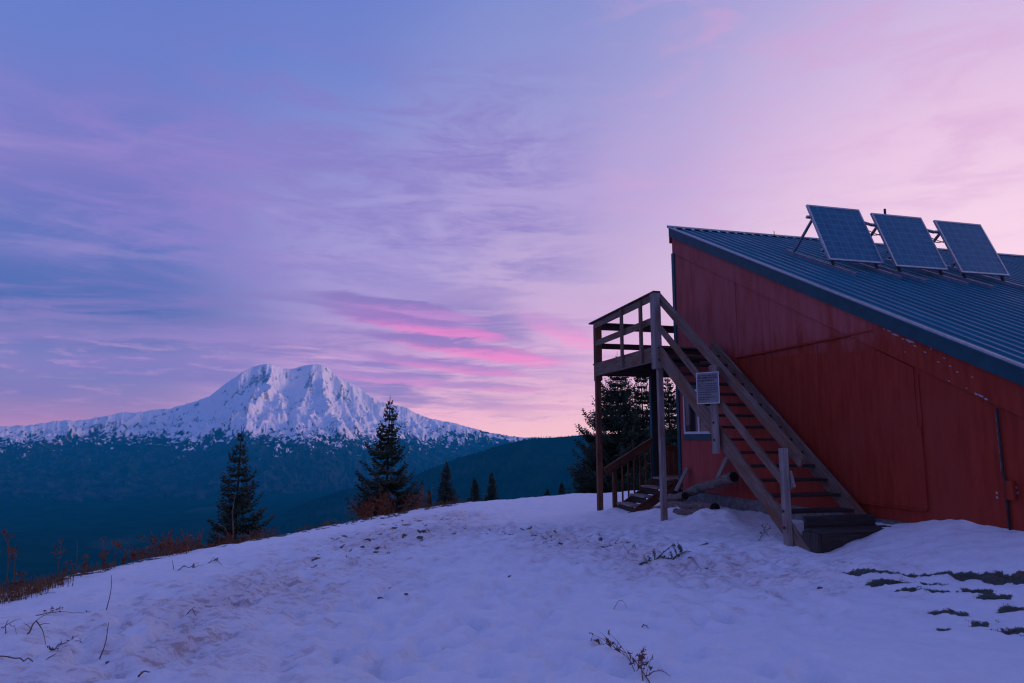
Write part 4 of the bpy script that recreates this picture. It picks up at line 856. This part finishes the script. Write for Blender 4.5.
twig('short dark twig half sunk in the middle left snow', [(170, 603), (178, 601)], .01, 2, 308); twig('small brown stick alone in the trodden snow', [(184, 616), (196, 618)], .008, 2, 309); twig('tiny black stick near the bottom edge at left', [(138, 680), (150, 678)], .01, 1, 310)
twig('dark evergreen branch lying on the snow before the steps', [(640, 568), (655, 563), (672, 560), (692, 552)], .016, 16, 311, leaf=26, mt='grass_dark', name='fallen_branch', cat='branch', up=-.05, lift=.01)
twig('straight reddish stick pointing at the evergreen branch', [(595, 532), (612, 543), (636, 558), (646, 563)], .006, 3, 312, group='twigs lying on the snow')
twig('thin stick trailing right from the evergreen branch', [(688, 558), (700, 565), (712, 570)], .006, 4, 313, leaf=4); twig('green sprig beside the trailing stick', [(694, 568), (708, 567)], .012, 6, 314, leaf=12, mt='grass_dark')
twig('seed-dotted twig slanting up from the bottom edge', [(652, 686), (640, 672), (622, 655), (600, 637)], .0055, 12, 315, leaf=7, up=.3)
twig('bare dark twig pointing right from the seed-dotted one', [(645, 678), (658, 676), (671, 675)], .0055, 3, 316, lift=.04); twig('upright spiky stem at the foot of the slanting twig', [(643, 683), (640, 672), (638, 662)], .006, 7, 317, leaf=5, lift=.1, up=.5)
twig('small looped grass stem in a snow hollow', [(614, 612), (620, 607), (627, 609)], .004, 2, 318, lift=.05); twig('brown stick in a footprint at the bottom centre', [(642, 628), (652, 625)], .006, 1, 319)
twig('dry sprig standing by the stair foot', [(758, 538), (764, 534), (770, 536)], .006, 7, 320, leaf=4, up=.9, mt='weed_dark'); twig('thin dry sprig in the snow above the melt patches', [(896, 584), (906, 582)], .004, 6, 321, up=1.5, mt='weed')
# small dark stones
def stone(label, px, py, r, seed):
    rs = np.random.RandomState(seed); r = r * .75; p = G(px, py); mb = MB(); n1, n2 = 6, 9
    top_ = []
    for i in range(n1 + 1):
        ph = math.pi * i / n1; ring = [mb.pt(np.array([math.sin(ph) * math.cos(2 * math.pi * k / n2) * r * (1.3), math.sin(ph) * math.sin(2 * math.pi * k / n2) * r, math.cos(ph) * r * .6]) * rs.uniform(.82, 1.15)) for k in range(n2)]
        if top_:
            for k in range(n2): mb.face((top_[k], ring[k], ring[(k + 1) % n2], top_[(k + 1) % n2]))
        top_ = ring
    o = mb.build('stone', M['rock'], fix=True); o.location = (p[0], p[1], p[2] + r * .02); tag(o, label, 'stone', 'small dark stones in the snow')
ST = [(640, 587, .02, 'small round dark stone below the evergreen branch'), (108, 661, .02, 'black pebble in the snow at lower left'), (391, 591, .03, 'dark stone highest of three in the middle of the snow'), (380, 602, .03, 'dark stone lowest left of three in the middle of the snow'), (406, 598, .025, 'dark stone rightmost of three in the middle of the snow'), (368, 541, .06, 'dark rock beside the bare streak of the track'), (344, 535, .07, 'flat dark rock on the track under the broad fir'), (420, 538, .06, 'low rock in the trodden snow right of the bare streak'), (770, 594, .025, 'dark pebble in the snow before the stair'), (820, 590, .03, 'dark stone left of the melt patches'), (503, 578, .035, 'dark stone alone in the centre of the snow')]
for i, (px, py, r, lb) in enumerate(ST): stone(lb, px, py, r, 400 + i)
# grass
Bg = BARE.reshape(len(gy), len(gx))
def gb(x, y): return float(Bg[int(np.clip(np.searchsorted(gy, y), 0, len(gy) - 1)), int(np.clip(np.searchsorted(gx, x), 0, len(gx) - 1))])
def grass(name, label, spots, mt, hmax, seed, only=False):
    rs = np.random.RandomState(seed); mb = MB()
    for x, y, sp, k in spots:
        for _ in range(k):
            a = x + rs.normal(0, sp[0]); b_ = y + rs.normal(0, sp[1]); z = gz(a, b_)
            if only and gb(a, b_) < .3: continue
            h_ = hmax * rs.uniform(.35, 1.0); an = rs.rand() * 6.28; ln = rs.uniform(.1, .9) * h_; w_ = .0009 + .00022 * math.hypot(a, b_)
            t_ = np.array([a + math.cos(an) * ln, b_ + math.sin(an) * ln, z + h_]); m_ = np.array([a + math.cos(an) * ln * .35, b_ + math.sin(an) * ln * .35, z + h_ * .6]); sd = np.array([-math.sin(an), math.cos(an), 0]) * w_
            p0 = np.array([a, b_, z - .01]); mb.quad(p0 - sd, p0 + sd, m_ + sd * .7, m_ - sd * .7); mb.quad(m_ - sd * .7, m_ + sd * .7, t_)
    return tag(mb.build(name, M[mt]), label, 'grass', kind='stuff')
sp_ = []
for i, (cx, cy, a, b_, r) in enumerate(PATCH):
    if cx > 2.3 and math.hypot(cx, cy) < 10: sp_.append((cx, cy, (a * .7, b_ * .7), int(120 + 2600 * a * b_)))
grass('grass', 'short dark grass showing in the melted patches at right', sp_, 'grass_dark', .024, 501, True)
sp_ = []
for a, b_ in zip(crest[:-1], crest[1:]):
    L = np.linalg.norm(b_ - a); k = int(L / .22)
    for i in range(k):
        q = a + (b_ - a) * (i + .5) / k
        if q[0] > -1.2 or RS.rand() < .3: continue
        sp_.append((q[0] - .05 + RS.normal(0, .1), q[1] + .1 + RS.normal(0, .1), (.14, .14), int(44 * (.3 + 1.6 * RS.rand() ** 2))))
for px, py in ((10, 602), (25, 597), (40, 592), (50, 586)): q = gpt(px, py); sp_.append((q[0], q[1], (.12, .1), 200))
grass('dry_grass', 'rusty dry grass fringing the edge of the snowy bank', sp_, 'grass_dry', .17, 502)

# ------------------------------------------------------------------ haze
mb = MB(); hb = 24800.0; zlo = float(min(zz.min(), hgt.min(), hz1.min())) - 1.0; mb.box((-hb, -hb, zlo), (hb, hb, float(hgt.max()) + 60))
hm = bpy.data.materials.new('evening_haze'); hm.use_nodes = True; hn = hm.node_tree; hn.nodes.clear(); ou = hn.nodes.new('ShaderNodeOutputMaterial'); pvn = hn.nodes.new('ShaderNodeVolumePrincipled')
pvn.inputs['Color'].default_value = (0.01, 0.57, 1.0, 1); pvn.inputs['Density'].default_value = 2.6e-5; pvn.inputs['Anisotropy'].default_value = 0.0
hn.links.new(pvn.outputs[0], ou.inputs['Volume'])
try: hm.cycles.homogeneous_volume = True
except Exception: pass
hz_o = mb.build('haze', hm, fix=True); tag(hz_o, 'thin blue evening haze filling the valley air', 'haze', kind='stuff')

# ------------------------------------------------------------------ sky and light
SUN_AZ = math.radians(98); SUN_EL = math.radians(1.5)
wld = bpy.data.worlds.new('World'); scene.world = wld; wld.use_nodes = True; t = NT(wld.node_tree); wld.node_tree.nodes.clear()
out = t.new('ShaderNodeOutputWorld'); bg = t.new('ShaderNodeBackground'); bg2 = t.new('ShaderNodeBackground'); add = t.new('ShaderNodeAddShader')
sky = t.new('ShaderNodeTexSky', sky_type='NISHITA'); sky.sun_disc = False; sky.sun_elevation = SUN_EL; sky.sun_rotation = SUN_AZ; sky.altitude = 1400
t.put(sky.outputs[0], bg2.inputs['Color']); bg2.inputs['Strength'].default_value = 0.05
tc = t.new('ShaderNodeTexCoord'); gen = tc.outputs['Generated']; sp3 = t.new('ShaderNodeSeparateXYZ'); t.put(gen, sp3.inputs[0])
X, Y_, Zs = sp3.outputs
azn = t.math('MULTIPLY', t.math('ARCTAN2', X, Y_), 180 / math.pi); eln = t.math('MULTIPLY', t.math('ARCSINE', Zs), 180 / math.pi)
# slow warp so the bands are not ruled lines
wn = t.noise(gen, 2.2, 3, .5); elw = t.math('ADD', eln, t.math('MULTIPLY', t.math('SUBTRACT', wn, .5), 5.0))
e1 = t.math('DIVIDE', t.math('MAXIMUM', elw, 0.0), 90.0)
S = lambda *st_: [(e / 90, lin(*c)) for e, c in st_]
SKY = {
 'L': S((0, (196, 138, 180)), (1.4, (160, 122, 178)), (2.6, (136, 114, 176)), (5, (108, 106, 176)), (9, (54, 84, 163)), (14, (80, 97, 176)), (19, (116, 108, 186)), (28, (97, 117, 195)), (45, (92, 112, 196)), (90, (98, 112, 198))),
 'M': S((0, (238, 170, 196)), (2.5, (222, 165, 200)), (6, (176, 138, 194)), (10, (158, 138, 198)), (16, (158, 146, 206)), (22, (142, 138, 203)), (30, (108, 126, 200)), (45, (92, 112, 196)), (90, (98, 112, 198))),
 'C': S((0, (240, 188, 202)), (3, (228, 173, 202)), (8, (200, 158, 203)), (13, (188, 163, 206)), (20, (170, 152, 208)), (28, (146, 146, 206)), (36, (126, 138, 203)), (55, (96, 113, 197)), (90, (98, 112, 198))),
 'R': S((0, (250, 205, 215)), (8, (244, 205, 222)), (16, (238, 201, 224)), (22, (228, 190, 222)), (29, (205, 180, 220)), (40, (150, 148, 208)), (60, (96, 113, 197)), (90, (98, 112, 198))),
 'B': S((0, (164, 132, 190)), (8, (140, 122, 190)), (25, (100, 111, 193)), (90, (98, 112, 198)))}
RP = {k: t.ramp(e1, v) for k, v in SKY.items()}
azw = t.math('ADD', azn, t.math('MULTIPLY', t.math('SUBTRACT', t.noise(gen, 1.6, 3), .5), 16.0))
col = t.mix(t.ss(azw, -31, -11), RP['L'], RP['M']); col = t.mix(t.ss(azw, -14, 5), col, RP['C']); col = t.mix(t.ss(azw, 4, 36), col, RP['R'])
col = t.mix(t.ss(azn, 75, 125), col, RP['B']); col = t.mix(t.ss(azn, -115, -60, 1, 0), col, RP['B'])
# thin high cloud: streaks lying along a slant
cv = t.new('ShaderNodeCombineXYZ'); t.put(t.math('MULTIPLY', azn, .05), cv.inputs[0]); t.put(t.math('MULTIPLY', eln, .22), cv.inputs[1])
vv = t.mapping(cv.outputs[0], (1, 1, 1), (3.1, 1.7, 0), (0, 0, math.radians(-24)))
c1 = t.noise(vv, 1.5, 7, .62, .7); c2 = t.noise(t.mapping(cv.outputs[0], (1, 2.0, 1), (8, 4, 0), (0, 0, math.radians(4))), 1.3, 7, .6, .5); c3 = t.noise(t.mapping(cv.outputs[0], (2.2, 3.4, 1), (1, 2, 0), (0, 0, math.radians(-18))), 2.4, 6, .65, .4)
def win(x, a, b_, c_, d_): return t.math('MULTIPLY', t.ss(x, a, b_), t.ss(x, c_, d_, 1, 0))
hi = t.math('MULTIPLY', t.ss(c1, .39, .58), win(eln, 9, 15, 24, 34)); hi = t.math('MULTIPLY', hi, win(azw, -38, -16, 2, 14)); c4 = t.noise(t.mapping(cv.outputs[0], (5, 7.0, 1), (2, 6, 0), (0, 0, math.radians(-22))), 2.6, 5, .6, .6); hi = t.math('MULTIPLY', hi, t.ss(t.math('ADD', t.math('MULTIPLY', c3, .55), t.math('MULTIPLY', c4, .45)), .28, .64, .32, 1))
col = t.mix(t.math('MULTIPLY', hi, .72), col, lin(128, 112, 189))
hi2 = t.math('MULTIPLY', t.ss(c2, .5, .75), win(eln, 9, 14, 20, 26)); col = t.mix(t.math('MULTIPLY', hi2, .25), col, lin(196, 160, 212))
vr_ = t.mapping(cv.outputs[0], (1.0, .8, 1), (6.3, 2.2, 0), (0, 0, math.radians(48))); c5 = t.noise(vr_, 1.9, 7, .62, .6)
hr = t.math('MULTIPLY', t.ss(c5, .46, .68), win(eln, 12, 18, 34, 46)); hr = t.math('MULTIPLY', hr, win(azn, 4, 14, 34, 48)); col = t.mix(t.math('MULTIPLY', hr, .42), col, lin(208, 158, 206))
hl = t.math('MULTIPLY', t.ss(c1, .40, .62), win(eln, 11, 15, 21, 26)); hl = t.math('MULTIPLY', hl, t.ss(azw, -24, -14, 1, 0)); col = t.mix(t.math('MULTIPLY', hl, .55), col, lin(142, 120, 196))
# low banded cloud over the volcano
lo = t.math('MULTIPLY', t.ss(c2, .42, .62), win(eln, 1.2, 3.5, 9.5, 13.5)); lo = t.math('MULTIPLY', lo, t.ss(azw, -4, 14, 1, 0)); col = t.mix(t.math('MULTIPLY', lo, .85), col, lin(118, 104, 178))
lo2 = t.math('MULTIPLY', t.ss(c3, .50, .66), win(eln, .6, 2.0, 6.5, 9.0)); lo2 = t.math('MULTIPLY', lo2, t.ss(azw, 2, 20, 1, .25)); col = t.mix(t.math('MULTIPLY', lo2, .45), col, lin(176, 134, 192))
br = t.math('MULTIPLY', t.ss(t.noise(t.mapping(cv.outputs[0], (1.0, 4.5, 1), (5, 9, 0), (0, 0, math.radians(3))), 1.7, 6, .6, .3), .56, .70), win(eln, 1.0, 2.5, 7.0, 10.0)); br = t.math('MULTIPLY', br, t.ss(azw, -30, -8, .1, 1)); col = t.mix(t.math('MULTIPLY', br, .5), col, lin(226, 172, 204))
# lens-shaped clouds lit pink from the right: (az, el, half width, half height, slope, amount)
for (ca, ce, hw, hh, slp, am, cc, cdk) in [(-26, 8.2, 13, 1.3, .03, .55, (142, 118, 188), (110, 104, 176)), (-20, 4.6, 11, .8, .0, .55, (152, 118, 184), (120, 106, 176)), (-9.4, 10.8, 8, .75, -.13, .9, (178, 122, 194), (128, 106, 180)), (-8.2, 9.4, 8.5, .85, -.14, .95, (216, 120, 192), (146, 108, 184)), (-4.2, 7.5, 9.5, .95, -.14, .95, (220, 122, 190), (136, 106, 180)), (-6, 6.1, 8.5, .6, -.12, .85, (206, 124, 190), (144, 110, 182)), (-11, 5.0, 7, .55, -.09, .8, (200, 128, 192), (144, 112, 184)), (-2, 4.3, 6, .45, -.06, .75, (204, 134, 194), (160, 120, 186)), (4.2, 9.0, 4.2, 1.2, -.38, .7, (230, 138, 196), (186, 136, 198)), (1, 2.6, 6.5, .35, -.02, .5, (206, 146, 196), (184, 138, 194))]:
    da = t.math('DIVIDE', t.math('SUBTRACT', azn, ca), hw); de = t.math('SUBTRACT', t.math('SUBTRACT', eln, ce), t.math('MULTIPLY', t.math('SUBTRACT', azn, ca), slp))
    de = t.math('ADD', de, t.math('MULTIPLY', t.math('SUBTRACT', c3, .5), 1.9 * hh)); den = t.math('DIVIDE', de, hh)
    q = t.math('SUBTRACT', 1.0, t.math('ADD', t.math('MULTIPLY', da, da), t.math('MULTIPLY', den, den))); q = t.math('ADD', q, t.math('MULTIPLY', t.math('SUBTRACT', c2, .5), 1.1))
    msk = t.ss(q, -.05, .75); cc_ = t.mix(t.ss(t.math('ADD', den, t.math('MULTIPLY', da, -.9)), -.7, .5), lin(*cc), lin(*cdk)); col = t.mix(t.math('MULTIPLY', msk, am), col, cc_)
col = t.mix(t.ss(eln, -3, -.2, 1, 0), col, lin(70, 80, 140))
# the sky as it is above the haze, so that it reads right through it
Tz = t.math('EXPONENT', t.math('MULTIPLY', t.math('MINIMUM', t.math('DIVIDE', 2750.0, t.math('MAXIMUM', Zs, 0.02)), 25500.0), -2.6e-5))
vm = t.new('ShaderNodeVectorMath', operation='SUBTRACT'); t.put(col, vm.inputs[0]); vm.inputs[1].default_value = (.010, .095, .29)
vs = t.new('ShaderNodeVectorMath', operation='SCALE'); t.put(vm.outputs[0], vs.inputs[0]); t.put(t.math('DIVIDE', 1.0, Tz), vs.inputs['Scale'])
va = t.new('ShaderNodeVectorMath', operation='ADD'); t.put(vs.outputs[0], va.inputs[0]); va.inputs[1].default_value = (.010, .095, .29); col = va.outputs[0]
t.put(col, bg.inputs['Color']); bg.inputs['Strength'].default_value = 0.97
t.put(bg.outputs[0], add.inputs[0]); t.put(bg2.outputs[0], add.inputs[1]); t.put(add.outputs[0], out.inputs['Surface'])
sl = bpy.data.lights.new('sun', 'SUN'); sl.energy = 2.3; sl.angle = math.radians(18); sl.color = (1.0, .55, .5); so = bpy.data.objects.new('sun', sl); COL.objects.link(so)
so.rotation_euler = (math.radians(90) - math.radians(6), 0, math.pi - SUN_AZ); so.location = (20, 20, 20)
from mathutils import Vector
dv = Vector((-math.sin(SUN_AZ) * math.cos(math.radians(5)), -math.cos(SUN_AZ) * math.cos(math.radians(5)), -math.sin(math.radians(5)))); so.rotation_euler = dv.to_track_quat('-Z', 'Y').to_euler()
